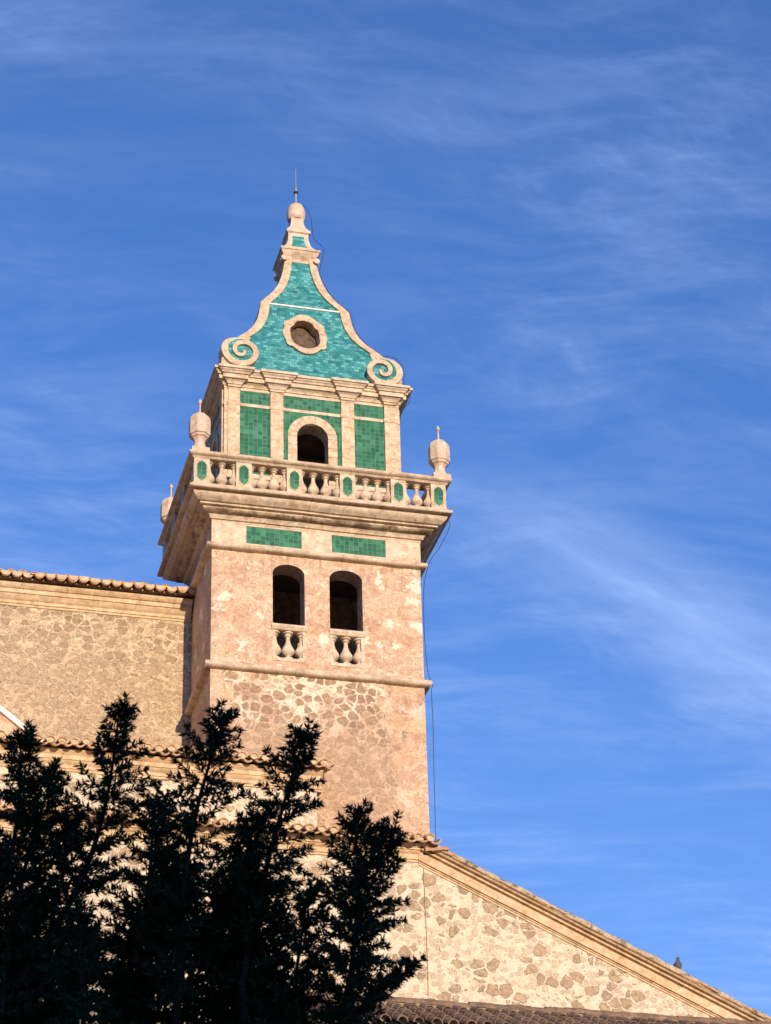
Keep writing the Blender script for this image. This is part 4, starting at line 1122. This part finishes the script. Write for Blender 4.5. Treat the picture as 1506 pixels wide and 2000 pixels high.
# ------------------------------------------------------------------ dark conifer in the foreground
TB = Vector((-10.1, -41.0, GZ))
TR = thing('conifer_tree', TB, 'dark shaded conifer with many upright leafy shoots filling the lower left foreground', 'tree')
lv = BM(); wd = BM()
trng = random.Random(21)
def leaf(p, d, L_, w):
    d = d.normalized(); s = d.cross(Vector((trng.uniform(-1, 1), trng.uniform(-1, 1), trng.uniform(-1, 1)))).normalized()
    n = d.cross(s)
    a = lv.verts.new(p); b = lv.verts.new(p+d*L_*.45+s*w*.5+n*L_*.03); c = lv.verts.new(p+d*L_+n*-L_*.06); e = lv.verts.new(p+d*L_*.45-s*w*.5+n*L_*.03)
    lv.faces.new((a, b, c, e))
def twig(p, d, L_, dens=1.0, droop=.5):
    """a shoot with needles all round, thicker towards its end"""
    n = max(3, int(L_/.024)); pts = [p]; q = p.copy(); dd = d.normalized()
    for i in range(n):
        dd = (dd+Vector((trng.gauss(0, .09), trng.gauss(0, .09), trng.gauss(0, .09)-droop*.10+.03))).normalized()
        q = q+dd*(L_/n); pts.append(q.copy())
    tube(wd, pts[::max(1, n//3)]+([pts[-1]]), .0025, 4)
    for i, a in enumerate(pts[1:]):
        di = (a-pts[i]).normalized()
        for k in range(int(12*dens+trng.random())):
            r = Vector((trng.gauss(0, 1), trng.gauss(0, 1), trng.gauss(0, 1))); r = (r-di*r.dot(di)).normalized()
            leaf(a+di*trng.uniform(-.012, .012), r*.8+di*trng.uniform(.35, .9), trng.uniform(.022, .038), trng.uniform(.0065, .0095))
    for k in range(int(5*dens)): leaf(pts[-1], dd+Vector((trng.gauss(0, .3), trng.gauss(0, .3), trng.gauss(0, .3))), trng.uniform(.022, .036), .008)
def leader(tip, base, width=.17, dens=1.0, bend=.05):
    """an upright main shoot with side shoots that lengthen downwards"""
    tip, base = Vector(tip), Vector(base); Lm = (tip-base).length
    side = Vector((trng.gauss(0, bend), trng.gauss(0, bend), 0))
    n = max(8, int(Lm/.03)); pts = [base.lerp(tip, i/n)+side*math.sin(math.pi*i/n) for i in range(n+1)]
    tube(wd, pts, [.004+.012*(1-i/n)*min(1, Lm) for i in range(n+1)], 6)
    up = (tip-base).normalized(); ga = trng.random()*6
    twig(pts[-2], up+Vector((trng.gauss(.15, .1), 0, 0)), .09, 1.0, 0); twig(pts[-3], up+Vector((trng.choice((-.5, .5)), trng.gauss(0, .3), 0)), .075, .9, 0)
    for i in range(n):
        dist = (1-i/n)*Lm
        if dist > 1.15: continue
        for rep in range(4 if dist < .35 else 3 if dist < .8 else 2):
            ga += 2.4+trng.uniform(-.3, .3)
            out = Vector((math.cos(ga), math.sin(ga), 0))
            w = min(width, .055+dist*.42)*trng.uniform(.5, 1.15)
            if trng.random() < .12: continue
            twig(pts[i]+up*trng.uniform(0, .03), out+up*(.85 if dist < .25 else .45), w, dens, .6 if dist > .2 else .1)
    return pts
# upright leaders (tips) rising from a handful of limbs that meet in the trunk
tips = [(-10.87, -41.59, -22.34), (-10.72, -41.45, -22.42), (-10.51, -41.74, -22.26), (-10.33, -41.50, -22.54), (-10.11, -41.82, -22.30), (-9.80, -41.87, -22.36), (-9.56, -41.70, -22.61), (-9.42, -41.77, -22.69),
        (-11.08, -41.4, -22.42), (-9.95, -41.6, -22.62), (-10.62, -41.3, -22.55), (-11.3, -41.6, -22.3), (-10.2, -41.25, -22.72), (-9.70, -41.45, -22.85)]
crotch = [Vector((-10.9, -41.2, -24.3)), Vector((-10.35, -41.3, -24.2)), Vector((-9.9, -41.25, -24.3)), Vector((-9.7, -41.3, -24.1))]
for t in tips:
    t = Vector(t)-Vector((0, 0, .05)); c = min(crotch, key=lambda q: abs(q.x-(t.x-.08))+trng.uniform(0, .1))
    base = Vector((t.x-.17+trng.gauss(0, .05), t.y*.6+c.y*.4, t.z-.95))
    P = leader(t, base, .19, 1.0, .04)
    mid = base.lerp(c, .5)+Vector((trng.gauss(0, .04), trng.gauss(0, .04), -.1))
    tube(wd, smooth_path([c, mid, base], 5), .018, 6)
# filling shoots lower in the crown
def fill(n, x0, x1, z0, z1, y0, y1, Lr=(.35, .6), dens=.9):
    for k in range(n):
        x, z, y = trng.uniform(x0, x1), trng.uniform(z0, z1), trng.uniform(y0, y1)
        L_ = trng.uniform(*Lr); lean = Vector((trng.gauss(.14, .2), trng.gauss(0, .2), 1)).normalized()
        leader((x, y, z), Vector((x, y, z))-lean*L_, .16, dens, .03)
fill(32, -11.35, -9.95, -23.25, -22.72, -41.7, -40.9)
fill(6, -9.95, -9.50, -23.35, -22.9, -41.7, -41.0)
fill(28, -11.4, -10.25, -24.1, -23.15, -41.6, -40.7)
fill(10, -10.25, -9.40, -24.1, -23.3, -41.6, -40.7)
fill(8, -11.5, -10.9, -23.3, -22.5, -41.7, -41.0)
# outward tuft at right
leader((-9.30, -41.5, -23.19), (-9.58, -41.4, -23.42), .06, .9, .02)
for c in crotch:
    tube(wd, smooth_path([TB+Vector((0, 0, 1.2)), TB.lerp(c, .6)+Vector((trng.gauss(0, .05), trng.gauss(0, .05), 0)), c], 6), [.07-.004*i for i in range(13)], 8)
tr = BM(); tube(tr, [TB+Vector((0, 0, -.1)), TB+Vector((.02, 0, .6)), TB+Vector((0, 0, 1.3))], [.16, .12, .10], 12)
obj('trunk', tr, BARK, TR, 60)
obj('branches', wd, BARK, TR, 60, fix=False)
obj('crown', lv, LEAF, TR, fix=False)
print('leaves', len(bpy.data.objects['crown'].data.polygons))
